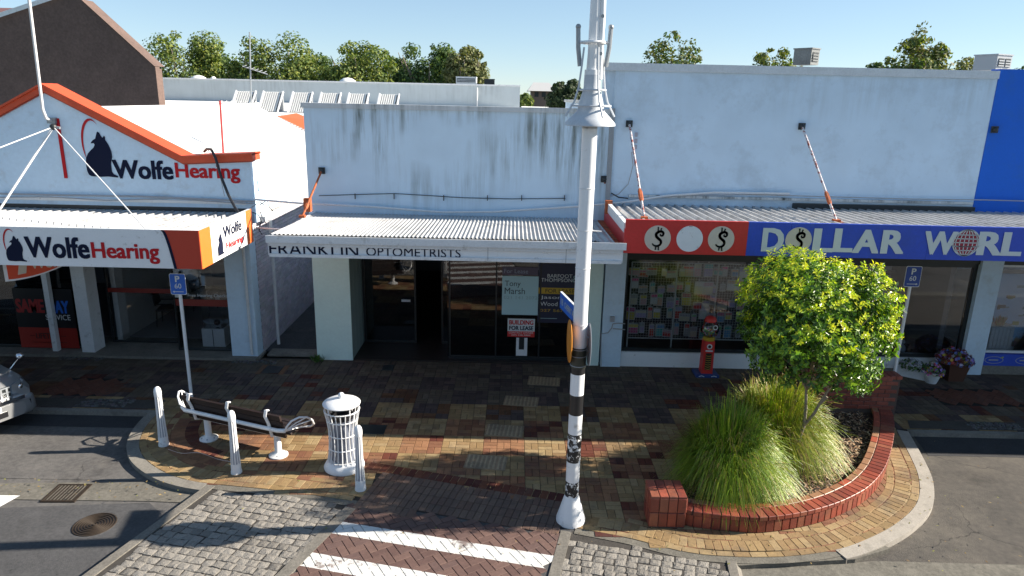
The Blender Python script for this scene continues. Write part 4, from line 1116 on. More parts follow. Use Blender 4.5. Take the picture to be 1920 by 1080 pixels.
# bits on the warehouse roof
def dome(px, py, Y, w, h, lbl):
    q = W(px, py, Y); b = MB(); b.ball(0,0,0,1,8); b.v = [(v[0]*w/2, v[1]*w/2, max(v[2],0)*h) for v in b.v]
    b.v = [(v[0]+q[0], v[1]+Y, v[2]+6.5) for v in b.v]; tag(b.build('roof_skylight', m_roofw), lbl, 'skylight')
dome(372,145,48,1.3,.55,'pale domed skylight on the warehouse roof nearest the brown building')
dome(400,147,48,.5,.5,'small pale roof dome just right of the skylight near the brown building')
dome(652,150,48,1.4,.6,'domed skylight on the warehouse roof under the third tree')
def ac_unit(name, px, py_top, py_bot, wpx, Y, depth, lbl, mat, grilles=1, rz=0.):
    q0 = W(px, py_bot, Y); q1 = W(px+wpx, py_top, Y); w_ = q1[0]-q0[0]; h_ = q1[1]-q0[1]
    t = thing(name, lbl, 'air conditioner', (q0[0]+w_/2, Y+depth/2, q0[1]), rz)
    MB().box(-w_/2,w_/2,-depth/2,depth/2,0,h_).build('casing', mat, t, local=True)
    MB().box(-w_/2-.02,w_/2+.02,-depth/2-.02,depth/2+.02,h_,h_+.03).build('lid', mat, t, local=True)
    for g_ in range(grilles):
        x0 = -w_/2+.06+g_*(w_-.06)/grilles; x1 = x0+(w_-.06)/grilles-.06
        gg = MB().box(x0,x1,-depth/2-.012,-depth/2-.002,.08,h_-.08).build('grille', m_frame, t, local=True)
        b = MB()
        n_ = max(3, int((h_-.16)/.09))
        for k in range(n_): b.box(x0,x1,-depth/2-.028,-depth/2-.012,.09+k*(h_-.18)/n_,.12+k*(h_-.18)/n_)
        b.build('slat', mat, gg, local=True)
    return t
ac_unit('air_conditioner', 1503, 92, 121, 32, 19, .5, 'weathered grey roof unit standing on the white parapet behind the tree', M('weathered_dark_grey', (.16,.17,.17), .7, noise=(3,.3)), 1, R(38))
ac_unit('air_conditioner', 1850, 104, 131, 50, 19, .6, 'pale twin fan unit on the roof above the blue wall', M('pale_grey_casing', (.36,.38,.40), .5), 2, R(25))
ac_unit('air_conditioner', 855, 145, 157, 38, 47, .9, 'low white fan unit on the warehouse roof below the lightest tree', m_trim, 1)
ac_unit('air_conditioner', 908, 149, 158, 19, 47, .9, 'dark box unit on the warehouse roof right of the low white one', m_frame, 1)
# aerials
a0 = W(470,196,26); a1 = W(468,60,26)
t = thing('aerial_mast', 'thin television aerial mast rising from the clinic roof ridge', 'aerial', (a0[0],26,a0[1]))
MB().tube([(a0[0],26,a0[1]-.3),(a1[0],26,a1[1])], .025, 6).build('pole', m_grey, t)
q = W(475,133,26)
MB().tube([(q[0]-.35,26,q[1]+.15),(q[0]+.5,26,q[1]-.1)], .02, 5).build('boom', m_grey, t)
for k in range(6): MB().tube([(q[0]-.3+k*.14,25.8,q[1]+.13-k*.04),(q[0]-.3+k*.14,26.2,q[1]+.2-k*.04)], .012, 4).build('element', m_grey, t)
a0 = W(418,284,19); a1 = W(413,196,19)
tag(MB().tube([(a0[0],19,a0[1]-.3),(a1[0],19,a1[1]+.1)], .028, 6).build('red_pole', M('dull_red_paint', (.35,.03,.03), .5)), 'thin red pole standing on the white clinic roof', 'pole')
a0 = W(410,194,26.5)
t = thing('yagi_aerial', 'row of short prongs along the clinic roof ridge beside the mast', 'aerial', (a0[0],26.5,a0[1]))
MB().tube([(a0[0],26.5,a0[1]),(a0[0]+1.4,26.5,a0[1]-.03)], .018, 5).build('boom', m_pipe, t)
for k in range(8): MB().tube([(a0[0]+.05+k*.18,26.3,a0[1]-.12),(a0[0]+.05+k*.18,26.7,a0[1]+.10)], .014, 4).build('element', m_pipe, t)
# orange roof and far house
oz = thing('orange_roof_house', 'small building with a bright orange roof beyond the white clinic roof', 'building', (-9.8, 32, 0))
q0, q1, q2, q3 = W(520,218,33), W(556,212,34), W(590,226,32), W(578,246,30)
b = MB(); b.add([(q0[0],33,q0[1]),(q1[0],34,q1[1]),(q2[0],32,q2[1]),(q3[0],30,q3[1])], [(0,3,2,1)]); b.build('roof', m_orange2, oz)
b = MB(); b.box(q0[0]+.2,q3[0],31,33.5,2,4.4); b.build('wall', m_shed, oz)
fh = thing('far_house', 'low house with a pale roof far off between the warehouse and the lamp post', 'house', W(1012,190,90)[:1] + (90, 2))
q0 = W(996,186,90); q1 = W(1036,172,90)
b = MB(); b.box(q0[0],q1[0],90,97,1,q0[1]+1.0); b.build('wall', M('far_brick_wall', (.22,.15,.13), .9), fh)
b = MB(); zt = q0[1]+1.0; b.add([(q0[0]-.5,89.5,zt),(q1[0]+.5,89.5,zt),(q1[0]-.3,93.5,zt+1.1),(q0[0]+.3,93.5,zt+1.1),(q1[0]+.5,97.5,zt),(q0[0]-.5,97.5,zt)], [(0,1,2,3),(3,2,4,5),(0,3,5),(1,4,2)]); b.build('roof', M('pale_far_roof', (.42,.42,.42), .8), fh)
for k in range(3): MB().box(q0[0]+.4+k*.9,q0[0]+.9+k*.9,89.96,89.99,zt-.7,zt-.1).build('window', m_frame, fh)
tag(MB().box(q0[0]-2.2,q0[0]+4.2,70,70.1,3.9,5.2).build('dark_fence', m_frame), 'dark fence in front of the far pale roofed house', 'fence')
tag(MB().add([(.4,46,5.0),(2.6,46,5.0),(2.6,52,5.45),(.4,52,5.45)], [(0,1,2,3)]).add([(.4,46,4.6),(2.6,46,4.6),(2.6,46,5.0),(.4,46,5.0)], [(0,1,2,3)]).build('low_shed_roof', m_roofw), 'small pale shed roof just beyond the end of the warehouse', 'shed')

# ------------------------------------------------------------------ trees far behind
def leaf_cloud(b, blobs, n, size, cols, rng, core=.55, up=.35):
    tot = sum(r_**2 for (_, _, _, r_) in blobs)
    for (cx, cy, cz, r_) in blobs:
        for k in range(int(n*r_**2/tot)):
            d = Vector((rng.gauss(0,1), rng.gauss(0,1), rng.gauss(0,1))).normalized()
            rad = r_*(core + (1-core)*rng.random()**.55)*(1+.12*math.sin(d.x*7+cx)*math.sin(d.z*6+cz))
            p = Vector((cx,cy,cz)) + Vector((d.x, d.y, d.z*.85))*rad
            nrm = (d + Vector((rng.uniform(-.8,.8), rng.uniform(-.8,.8), rng.uniform(-.4,.9)))).normalized()
            a_ = nrm.orthogonal().normalized(); a_.rotate(Matrix.Rotation(rng.uniform(0, 2*PI), 3, nrm)); c2 = nrm.cross(a_)
            s_ = size*rng.uniform(.6,1.3)
            col = rng.choice(cols); k_ = rng.uniform(.8,1.2)
            b.add([p-a_*s_*.5, p+c2*s_*.32, p+a_*s_*.5, p-c2*s_*.32], [(0,1,2,3)], (col[0]*k_, col[1]*k_, col[2]*k_))
def far_tree(px0, px1, pyt, Y, seed, cols, lbl, n=5200, dens=2.1, size=.25, base=3.5, shape=None, name='tree', tall=1.0):
    rng = random.Random(seed)
    xl = W(px0, 110, Y)[0]; xr_ = W(px1, 110, Y)[0]; zt_ = W((px0+px1)/2, pyt, Y)[1]
    cx = (xl+xr_)/2; w_ = (xr_-xl)/2*1.18
    t = thing(name, lbl, 'tree', (cx, Y, -.3), 0, 'trees behind the buildings')
    zc = zt_ - w_*tall; blobs = [(cx, Y, zc, w_*.78), (cx-w_*.5, Y, zc-.2*w_, w_*.56), (cx+w_*.5, Y, zc-.2*w_, w_*.56)]
    for k in range(22):
        an = rng.uniform(0, 2*PI); rr_ = rng.uniform(.4,.74)*w_; hz = rng.uniform(-1.0,.75)*w_*tall
        lim = math.sqrt(max(.05, 1-(hz/(w_*tall*1.12))**2))
        blobs.append((cx+math.cos(an)*rr_*lim, Y+math.sin(an)*rr_*.8*lim, zc+hz, w_*rng.uniform(.22,.38)))
    for k in range(9):
        an = rng.uniform(0, PI); blobs.append((cx+math.cos(an)*w_*.8, Y+rng.uniform(-.3,.3)*w_, zc+math.sin(an)*w_*tall*.86, w_*rng.uniform(.08,.16)))
    b = MB(); leaf_cloud(b, blobs, int(n*dens), size, cols, rng, .3); b.build('crown', m_far, t, kind='stuff')
    b = MB(); b.tube([(cx,Y,-.3),(cx+.1,Y,zc*.5),(cx,Y,zc+w_*.2)], [.32,.24,.1], 8)
    for k in range(7):
        an = rng.uniform(0,2*PI); z0 = zc*rng.uniform(.45,.9); e = (cx+math.cos(an)*w_*.7, Y+math.sin(an)*w_*.6, zc+rng.uniform(-.2,.7)*w_)
        b.tube([(cx,Y,z0),((cx+e[0])/2,(Y+e[1])/2,(z0+e[2])/2-.2),e], [.13,.08,.03], 5)
    b.build('trunk', m_bark, t)
G1 = [(.12,.17,.03),(.08,.13,.025),(.17,.21,.035),(.06,.10,.022),(.22,.24,.045)]
G2 = [(.055,.105,.025),(.075,.13,.03),(.045,.085,.02),(.13,.18,.035)]
G3 = [(.17,.18,.06),(.20,.19,.08),(.13,.15,.05),(.10,.12,.04)]
far_tree(248,425,52,60,1,G1,'broad green tree nearest the brown building, behind the warehouse', 9000)
far_tree(370,480,74,63,12,G2,'lower dark green tree between the two broad crowns behind the warehouse', 4000)
far_tree(432,605,54,60,2,G1,'broad green tree behind the television mast', 9000)
far_tree(598,752,72,60,3,G1,'olive green tree over the middle of the warehouse', 8000)
far_tree(735,865,76,61,4,G2,'dark green spiky topped tree left of the pale one', 7000)
far_tree(548,640,100,64,21,G2,'low dark green tree filling the gap right of the television mast', 3500)
far_tree(700,775,104,64,22,G2,'low dark tree filling the gap before the spiky topped tree', 3500)
far_tree(838,912,84,58,5,G3,'pale yellow green small tree at the right end of the tree row', 3600, size=.26)
far_tree(1032,1096,150,50,6,[(.03,.055,.018),(.025,.045,.015),(.045,.07,.02)],'dark round clipped tree beside the lamp post', 5200, size=.22, tall=.85)
far_tree(1208,1316,52,48,7,G2+G3,'sparse open tree above the left end of the tall white parapet', 1500, size=.24, tall=1.1)
far_tree(1408,1500,84,52,8,G1+G3,'small yellow green tree left of the weathered roof unit', 3000, size=.24)
far_tree(1655,1792,62,46,9,G1+G3,'bushy green tree with thin twigs above the right part of the parapet', 4600, size=.26)
far_tree(1700,1745,34,47,19,G3,'thin twiggy tree top rising above the bushy green tree', 420, size=.2, tall=2.2)
far_tree(1782,1850,104,50,10,G3,'faint pale shrub left of the twin fan unit', 900, size=.22)
far_tree(1626,1660,116,50,11,G2,'tiny dark bush top showing over the parapet left of the bushy tree', 500, size=.22)
far_tree(972,1000,176,80,13,G1,'small bright bush beside the far pale roofed house', 900, size=.4, tall=.7)
far_tree(1900,1960,122,50,14,G2,'green bush top at the far right edge above the blue wall', 900, size=.25)
# a low far tree belt along the horizon
rng = random.Random(77); b = MB()
leaf_cloud(b, [(x+rng.uniform(-6,6), 420+rng.uniform(-40,40), rng.uniform(0,2), rng.uniform(5,9)) for x in range(-420, 430, 11)], 9000, 3.2, [(.05,.075,.04),(.06,.085,.045),(.04,.06,.035)], rng, .4)
b.build('far_woods', m_far, kind='stuff')
# ------------------------------------------------------------------ striped lamp post
PX, PY = .94, 9.0
lp = thing('lamp_post', 'tall white street lamp post with a black and white banded foot', 'lamp post', (PX, PY, 0))
pr = .098
MB().tube([(0,0,2.68),(0,0,5.7)], pr, 24).build('upper_pole', m_white2, lp, local=True)
bands = [(2.45,2.68,0),(2.335,2.45,0),(2.02,2.335,1),(1.72,2.02,0),(1.42,1.72,1),(.98,1.42,2),(.66,.98,1),(.36,.66,2)]
for (z0,z1,k) in bands:
    MB().tube([(0,0,z0),(0,0,z1)], pr+.001*(k != 1), 24).build('band', (m_black, m_white2, m_flake)[k], lp, local=True)
MB().lathe([(.001,.42),(.10,.42),(.115,.38),(.15,.26),(.195,.10),(.215,.04),(.215,-.01)], 28).build('cone_base', m_white2, lp, local=True)
MB().tube([(0,0,2.43),(0,0,2.72)], .108, 20).build('wrap', M('olive_rubber_wrap', (.035,.04,.03), .45), lp, local=True)
for z in (2.46, 2.60, 2.70): MB().ring(0,0,z,.110,.006).build('clamp_band', m_grey, lp, local=True)
for z in (3.05, 3.84, 4.35, 4.9): MB().ring(0,0,z,.099,.005).build('strap', m_pipe, lp, local=True)
MB().tube([(0,0,4.35),(.22,-.02,4.34)], .010, 5).build('bracket_pin', m_pipe, lp, local=True)
def lampy(b, name, mat=m_white2): return b.build(name, mat, lp, local=True)
# bell shaped collar
lampy(MB().lathe([(.10,6.3),(.102,6.15),(.12,6.08),(.15,5.98),(.165,5.90),(.18,5.86),(.26,5.78),(.315,5.72),(.32,5.69),(.30,5.685),(.18,5.78),(.10,5.80)], 36), 'bell_shade', m_pgrey)
lampy(MB().ring(0,0,6.12,.175,.013), 'hoop', m_pgrey); lampy(MB().ring(0,0,5.93,.245,.015), 'hoop', m_pgrey)
for k in range(4):
    a_ = R(20+90*k); u = Vector((math.cos(a_), math.sin(a_), 0))
    P = [Vector((0,0,6.62))+u*.13, Vector((0,0,6.40))+u*.15, Vector((0,0,6.15))+u*.18, Vector((0,0,5.98))+u*.23, Vector((0,0,5.80))+u*.34]
    lampy(MB().tube(P, .013, 6), 'strut', m_pgrey)
for s_ in (-1, 1):
    P = [Vector((s_*.16,0,6.40)), Vector((s_*.19,0,6.62)), Vector((s_*.20,0,6.85))]
    lampy(MB().tube(P, .028, 8), 'side_tube', m_grey); lampy(MB().ball(s_*.20,0,6.86,.034,6), 'tube_cap', m_grey)
lampy(MB().tube([(-.20,0,6.68),(.20,0,6.68)], .022, 6), 'crossbar'); lampy(MB().ring(0,0,6.68,.13,.02), 'hoop')
lampy(MB().tube([(0,0,5.65),(0,0,6.35),(0,0,6.36)], .098, 24), 'middle_pole')
lampy(MB().tube([(0,0,6.35),(0,0,8.6)], [.072,.058], 20), 'top_pole')
lampy(MB().tube([(.085,-.02,6.25),(.085,-.02,7.0),(.045,-.02,8.6)], .038, 14), 'thin_pole')
for z in (6.55, 6.98, 7.25): lampy(MB().tube([(.085,-.062,z),(.085,-.054,z)], .022, 10), 'bolt', m_grey)
# crossing discs either side
for s_, nm, mt_, lb in ((-1,'crossing_disc',M('amber_disc', (.55,.21,.025), .45),'amber round crossing disc fixed to the left side of the lamp post'),(1,'crossing_disc',M('disc_back_grey', (.12,.14,.17), .4),'grey blue round disc on the right side of the lamp post')):
    t = thing(nm, lb, 'crossing disc', (PX+s_*.135, PY+.0, 2.80 if s_ < 0 else 2.76), 0)
    q = MB(); q.lathe([(.001,-.008),(.29,-.008),(.30,0),(.29,.008),(.001,.008)], 36)
    rot = Matrix.Rotation(PI/2, 3, 'Y') @ Matrix.Rotation(0, 3, 'Z'); r2 = Matrix.Rotation(R(1.5 if s_ < 0 else -1), 3, 'Z')
    q.v = [tuple(r2 @ (rot @ Vector(v))) for v in q.v]; q.build('disc', mt_, t, local=True)
    MB().tube([(0,0,.1),(-s_*.05,0,.1)], .012, 6).build('bracket', m_grey, t, local=True)
    MB().tube([(0,0,-.1),(-s_*.05,0,-.1)], .012, 6).build('bracket', m_grey, t, local=True)
# street name blade
_f = Vector(ray(1051,564)); _f = _f*((3.13-CAMH)/_f.z) + Vector((0,0,CAMH))
E1 = Vector(W(1083,594,PY)[:1] + (PY-.02,) + W(1083,594,PY)[1:])
ndir = (Vector((_f.x, _f.y, E1.z)) - E1).normalized(); ndir.z = 0; ndir.normalize()
t = thing('street_sign', 'blue street name blade fixed to the lamp post above the amber disc', 'street sign', tuple(E1))
def blade(u0,u1,z0,z1,d0,d1,name,mat,par):
    n_ = Vector((-ndir.y, ndir.x, 0)); n_ = n_ if n_.y < 0 else -n_
    b = MB(); vs = []
    for d in (d0, d1):
        for (u, z) in ((u0,z0),(u1,z0),(u1,z1),(u0,z1)): vs.append(ndir*u + n_*d + Vector((0,0,z)))
    b.add(vs, [(0,1,2,3),(7,6,5,4),(0,4,5,1),(1,5,6,2),(2,6,7,3),(3,7,4,0)]); return b.build(name, mat, par, local=True, fix=True)
blade(0,.80,-.10,.13,0,.03,'blade',m_pblue,t); blade(0,.80,.131,.143,0,.03,'edge',m_white2,t)
n_ = Vector((-ndir.y, ndir.x, 0)); n_ = n_ if n_.y < 0 else -n_
def blade_text(txt, ua, ub, z0, z1, par):
    q = text_geo(txt, 0, z0, ua-ub, z1, 0, .02, .003)
    q.v = [tuple(ndir*(ua - v[0]) + n_*(.034) + Vector((0,0,v[2]))) for v in q.v]; q.build('lettering', m_ltr, par, local=True)
blade_text('18', .74, .62, -.03, .07, t); blade_text('CHERRY AV', .55, .04, -.03, .06, t)

# ------------------------------------------------------------------ bollards
def bollard(loc, lbl):
    t = thing('bollard', lbl, 'bollard', loc, 0, 'white fluted bollards along the kerb')
    MB().lathe([(.088,0),(.088,.03),(.080,.06),(.078,.14),(.070,.18)], 24).build('base', m_white2, t, local=True)
    MB().lathe([(.058,.16),(.045,.5),(.040,.86),(.04,.95)], 16).build('core', M('bollard_grey', (.42,.44,.50), .5), t, local=True)
    for k in range(10):
        a_ = 2*PI*k/10
        MB().tube([(math.cos(a_)*r_, math.sin(a_)*r_, z) for r_, z in ((.072,.13),(.060,.35),(.052,.6),(.048,.88),(.050,.96))], .0095, 6).build('flute', m_white2, t, local=True)
    MB().lathe([(.058,.93),(.062,.96),(.062,1.02),(.052,1.07),(.03,1.10),(.001,1.11)], 20).build('cap', m_white2, t, local=True)
    return t
B0 = bollard((-2.32,9.70,0), 'white fluted bollard standing in front of the litter bin')
copy_tree(B0, (-4.44,10.12,0), label='white fluted bollard in front of the middle of the bench')
copy_tree(B0, (-6.05,10.98,0), label='white fluted bollard by the kerb left of the bench')

# ------------------------------------------------------------------ litter bin
t = thing('litter_bin', 'white cage litter bin with a round lid and ball finial', 'litter bin', (-2.74,10.40,0))
MB().lathe([(.33,0),(.335,.03),(.30,.09),(.265,.13),(.25,.15),(.001,.15)], 36).build('base', m_white2, t, local=True)
MB().lathe([(.20,.16),(.20,.30),(.19,.85),(.195,.88),(.18,.88),(.18,.2)], 28).build('liner', M('bin_liner_grey', (.16,.18,.23), .5), t, local=True)
MB().lathe([(.175,.86),(.18,.93),(.185,.96),(.17,.96)], 24).build('bin_bag', m_black, t, local=True)
prf = [(.262,.14),(.235,.30),(.222,.50),(.225,.70),(.25,.88),(.275,1.0),(.285,1.05)]
for k in range(22):
    a_ = 2*PI*k/22
    MB().tube([(math.cos(a_)*r_, math.sin(a_)*r_, z) for r_, z in prf], .0095, 6).build('bar', m_white2, t, local=True)
for z, r_ in ((.38,.228),(.62,.222),(.88,.25),(1.04,.282)): MB().ring(0,0,z,r_,.011).build('hoop', m_white2, t, local=True)
for k in range(4):
    a_ = R(45+90*k); MB().tube([(math.cos(a_)*.24, math.sin(a_)*.24,1.0),(math.cos(a_)*.24, math.sin(a_)*.24,1.18)], .012, 6).build('lid_post', m_white2, t, local=True)
MB().lathe([(.001,1.245),(.10,1.235),(.22,1.205),(.29,1.17),(.305,1.155),(.30,1.14),(.28,1.145),(.001,1.15)], 40).build('lid', m_white2, t, local=True)
MB().ball(0,0,1.285,.050,10).build('finial', m_white2, t, local=True)

# ------------------------------------------------------------------ bench seen from behind
bt = thing('bench', 'street bench with dark timber slats and white metal frame seen from behind', 'bench', (-4.66,10.98,0), R(-20.5))
for s_ in (-1, 1):
    q = MB(); q.lathe([(.16,0),(.16,.02),(.14,.03),(.075,.06),(.058,.08),(.058,.40)], 24, s_*.76, .0)
    q.build('pedestal', m_white2, bt, local=True)
    for k in range(6):
        a_ = 2*PI*k/6; MB().tube([(s_*.76+math.cos(a_)*.12, math.sin(a_)*.12,.02),(s_*.76+math.cos(a_)*.12, math.sin(a_)*.12,.045)], .013, 6).build('bolt', m_grey, bt, local=True)
# long rail along the back
RL = 1.06
MB().tube([(-RL-.06,.06,.66),(-RL-.10,-.06,.64),(-RL-.06,-.17,.62),(-RL+.05,-.225,.61),(RL-.1,-.225,.61),(RL+.04,-.20,.62)], .036, 12).build('rail', m_white2, bt, local=True)
MB().tube([(-.9,.0,.40),(.9,.0,.40)], .04, 12).build('beam', m_white2, bt, local=True)
for k in range(4): MB().brick(0, .06+k*.115, .465, 2.08, .10, .035, 0, (1,1,1), .006).build('seat_slat', m_wood, bt, local=True)
for k in range(4):
    z0 = .44+k*.115; y0 = -.10-(z0-.44)*.30
    b = MB(); mt_ = Matrix.Translation((0, y0, z0)) @ Matrix.Rotation(R(16), 4, 'X'); b.tbox(mt_, -1.04, 1.04, -.018, .018, 0, .108); b.build('back_slat', m_wood, bt, local=True)

for x in (-.86, -.02, .78):
    P = [(x,-.02,.40),(x,-.15,.44),(x,-.185,.60),(x,-.22,.72),(x,-.28,.86),(x,-.25,.95),(x,-.20,.93)]
    b = MB(); b.tube(P, .020, 8); b.v = [(x+(v[0]-x)*1.7, v[1], v[2]) for v in b.v]; b.build('bracket', m_white2, bt, local=True)
# fan shaped arms at both ends
for s_ in (-1, 1):
    x = s_*(RL+.02)
    hub = Vector((x, -.18, .60))
    loop = [hub] + [Vector((x+s_*u, v, w)) for u, v, w in ((.06,-.20,.70),(.13,-.16,.80),(.21,-.06,.84),(.27,.06,.80),(.28,.18,.70),(.24,.27,.58),(.14,.32,.49),(.03,.32,.46))]
    MB().tube(loop, .017, 8).build('arm_loop', m_white2, bt, local=True)
    for k in (2, 4, 5, 7, 8): MB().tube([hub, (hub+loop[k])/2+Vector((0,0,.02)), loop[k]], .010, 6).build('arm_spoke', m_white2, bt, local=True)

# ------------------------------------------------------------------ parking signs
def pbox(w, h):
    r_ = .03; P = []
    for (cx, cz, a0) in ((w/2-r_,h-r_,0),(-w/2+r_,h-r_,90),(-w/2+r_,r_,180),(w/2-r_,r_,270)):
        for k in range(5): P.append((cx+r_*math.cos(R(a0+22.5*k)), cz+r_*math.sin(R(a0+22.5*k))))
    return P
def parking(loc, htop, lbl, arrow, tint_):
    t = thing('parking_sign', lbl, 'parking sign', loc)
    w_, h_ = .31, .42
    MB().tube([(0,0,0),(0,0,htop-.02)], .033, 14).build('pole', m_white2, t, local=True)
    z0 = htop - h_
    MB().plate([(x, z+z0) for x, z in pbox(w_, h_)], -.046, -.040).build('plate', m_white2, t, local=True)
    MB().plate([(x*.94, (z-h_/2)*.95+h_/2+z0) for x, z in pbox(w_, h_)], -.051, -.047).build('face', tint_, t, local=True)
    text_geo('P', -.045, z0+.255, .045, z0+.375, -.054, .02, .002).build('lettering', m_ltr, t, local=True)
    text_geo('60', -.065, z0+.125, .065, z0+.225, -.054, .01, .002).build('lettering', m_ltr, t, local=True)
    q = MB(); s_ = arrow
    q.box(-.10,.10,-.054,-.052,z0+.055,z0+.067); q.plate([(s_*.115,z0+.061),(s_*.075,z0+.082),(s_*.075,z0+.040)], -.055, -.052); q.build('arrow', m_ltr, t, local=True)
parking((-6.44,12.92,0), 2.62, 'blue parking sign on a white pole behind the bench', -1, m_pblue)
parking((7.86,13.27,0), 3.0, 'blue parking sign on a white pole behind the brick planter', 1, M('darker_parking_blue', (.015,.06,.30), .35))

# ------------------------------------------------------------------ brick planter
plt_ = thing('brick_planter', 'curved red glazed brick planter wall round the tree and grasses', 'planter', (4.6,10.8,0))
TOPZ = .27
front = [G(a, b, TOPZ) for a, b in ((1272,952),(1300,959),(1330,963),(1367,967),(1420,970),(1468,966),(1520,957),(1565,944),(1602,928),(1631,910),(1656,882),(1670,848),(1677,810),(1675,778),(1662,752))]
front = smooth_curve(front, 5)
left = smooth_curve([(5.9,12.62),(4.6,12.35),(3.4,11.3),(2.75,10.0),(2.60,9.32)], 5)
RDG = [(.27,.060,.036),(.21,.048,.032),(.31,.080,.048),(.26,.085,.05),(.18,.04,.027)]
TNG = [(.30,.16,.09),(.34,.08,.045),(.28,.13,.07)]
_bm = {}
def put_brick(x, y, z, l, w, h, M3, cols):
    """a planter brick: its outer face centre at x, y, z"""
    c = random.choice(cols); key = (round(l,3), round(w,3), round(h,3), c)
    if key not in _bm: _bm[key] = MB().brick(0,0,0,l,w,h,0,c,.006).mesh('brick', m_glazed)
    o = bpy.data.objects.new('brick', _bm[key]); C.objects.link(o); o.parent = plt_
    m4 = M3.to_4x4(); m4.translation = Vector((x,y,z)) - plt_.location; o.matrix_basis = m4
    return o
def flat(a): return Matrix.Rotation(a, 3, 'Z')
def stand(a):    # top of the brick looks outwards (right of the walking direction), its length upright
    d = Vector((math.cos(a), math.sin(a), 0)); n_ = Vector((d.y, -d.x, 0)); u = Vector((0,0,1))
    return Matrix((u, d, n_)).transposed() if Matrix((u, d, n_)).transposed().determinant() > 0 else Matrix((u, -d, n_)).transposed()
core = MB()
def wall_run(P, z, inner=True, w=.118, faceh=None):
    fh_ = faceh or (z-.075)
    for (x, y, a) in walk(offset(P, .115), w+.010): put_brick(x, y, z, .23, w, .065, flat(a+PI/2), RDG)
    for (x, y, a) in walk(offset(P, .012), w+.012, .03): put_brick(x, y, .004+fh_/2, fh_-.004, w, .03, stand(a), RDG)
    if inner:
        for (x, y, a) in walk(offset(P, .295), .24): put_brick(x, y, z-.004, .228, .108, .065, flat(a), TNG)
    A, B = offset(P, .03), offset(P, .335)
    for i in range(len(P)-1):
        core.quad((*A[i], z-.012), (*A[i+1], z-.012), (*B[i+1], z-.012), (*B[i], z-.012))
        core.quad((*A[i+1], z-.012), (*A[i], z-.012), (*A[i], -.02), (*A[i+1], -.02))
        core.quad((*B[i], z-.012), (*B[i+1], z-.012), (*B[i+1], 0), (*B[i], 0))
wall_run(front, TOPZ)
for (x, y, a) in walk(offset(left, .05), .24): put_brick(x, y, .10, .228, .108, .10, flat(a), [(.16,.05,.035),(.13,.04,.03)])
# the taller end block
bx0, bx1_, by0, by1, bz = 2.06, 2.60, 8.83, 9.27, .52
core.box(bx0+.02, bx1_-.02, by0+.02, by1, 0, bz-.015)
for k in range(4):
    x = bx0+.07+k*.132
    put_brick(x, by0+.12, bz, .225, .122, .05, flat(PI/2), RDG); put_brick(x, by0+.36, bz, .225, .122, .05, flat(PI/2), RDG)
    for r_ in range(2): put_brick(x, by0, .14+r_*.235, .225, .122, .03, stand(0), RDG)
for k in range(3):
    for r_ in range(2): put_brick(bx0, by0+.075+k*.14, .14+r_*.235, .225, .125, .03, stand(-PI/2), RDG)
    for r_ in range(1): put_brick(bx1_, by0+.075+k*.14, .14+.235, .225, .125, .03, stand(PI/2), RDG)
# the back wall
core.box(5.9, 7.62, 12.62, 12.90, 0, .86)
for k in range(18):
    x = 3.32+k*.244
    for r_ in range(8):
        xx = x + (.12 if r_ % 2 else 0)
        if 5.98 < xx < 7.55: put_brick(xx, 12.61, .27+r_*.085, .232, .076, .03, Matrix((Vector((1,0,0)), Vector((0,0,1)), Vector((0,-1,0)))).transposed(), [(.24,.06,.04),(.20,.05,.035),(.28,.075,.05)])
for k in range(15): put_brick(5.93+k*.119, 12.76, .93, .29, .108, .065, flat(PI/2), [(.28,.07,.045),(.24,.06,.04)])
core.build('mortar_core', M('planter_mortar', (.10,.07,.06), .9), plt_)
# soil and bark
inner_poly = offset(front, .30) + [(7.0,12.62)] + offset(left, .1)
sb = MB(); sb.slab(inner_poly, 0, .15, sides=False); sb.build('soil', m_soil, kind='stuff')
rm = random.Random(31); b = MB()
while len(b.f) < 5200:
    x = rm.uniform(2.2,7.0); y = rm.uniform(8.9,12.6)
    if not inpoly(x, y, inner_poly): continue
    s_ = rm.uniform(.012,.034); a_ = rm.uniform(0,PI); tl = rm.uniform(-.7,.7); z = .155+rm.uniform(0,.035)
    dx, dy = math.cos(a_)*s_, math.sin(a_)*s_; ex, ey = -math.sin(a_)*s_*.45, math.cos(a_)*s_*.45
    b.add([(x-dx-ex,y-dy-ey,z-tl*s_),(x+dx-ex,y+dy-ey,z+tl*s_),(x+dx+ex,y+dy+ey,z+tl*s_*.8),(x-dx+ex,y-dy+ey,z-tl*s_*.9)], [(0,1,2,3)], jit(rm.choice(((.36,.24,.14),(.22,.13,.07),(.45,.34,.22),(.14,.08,.05),(.30,.17,.09))), .2))
b.build('bark_chips', m_mulch, kind='stuff')

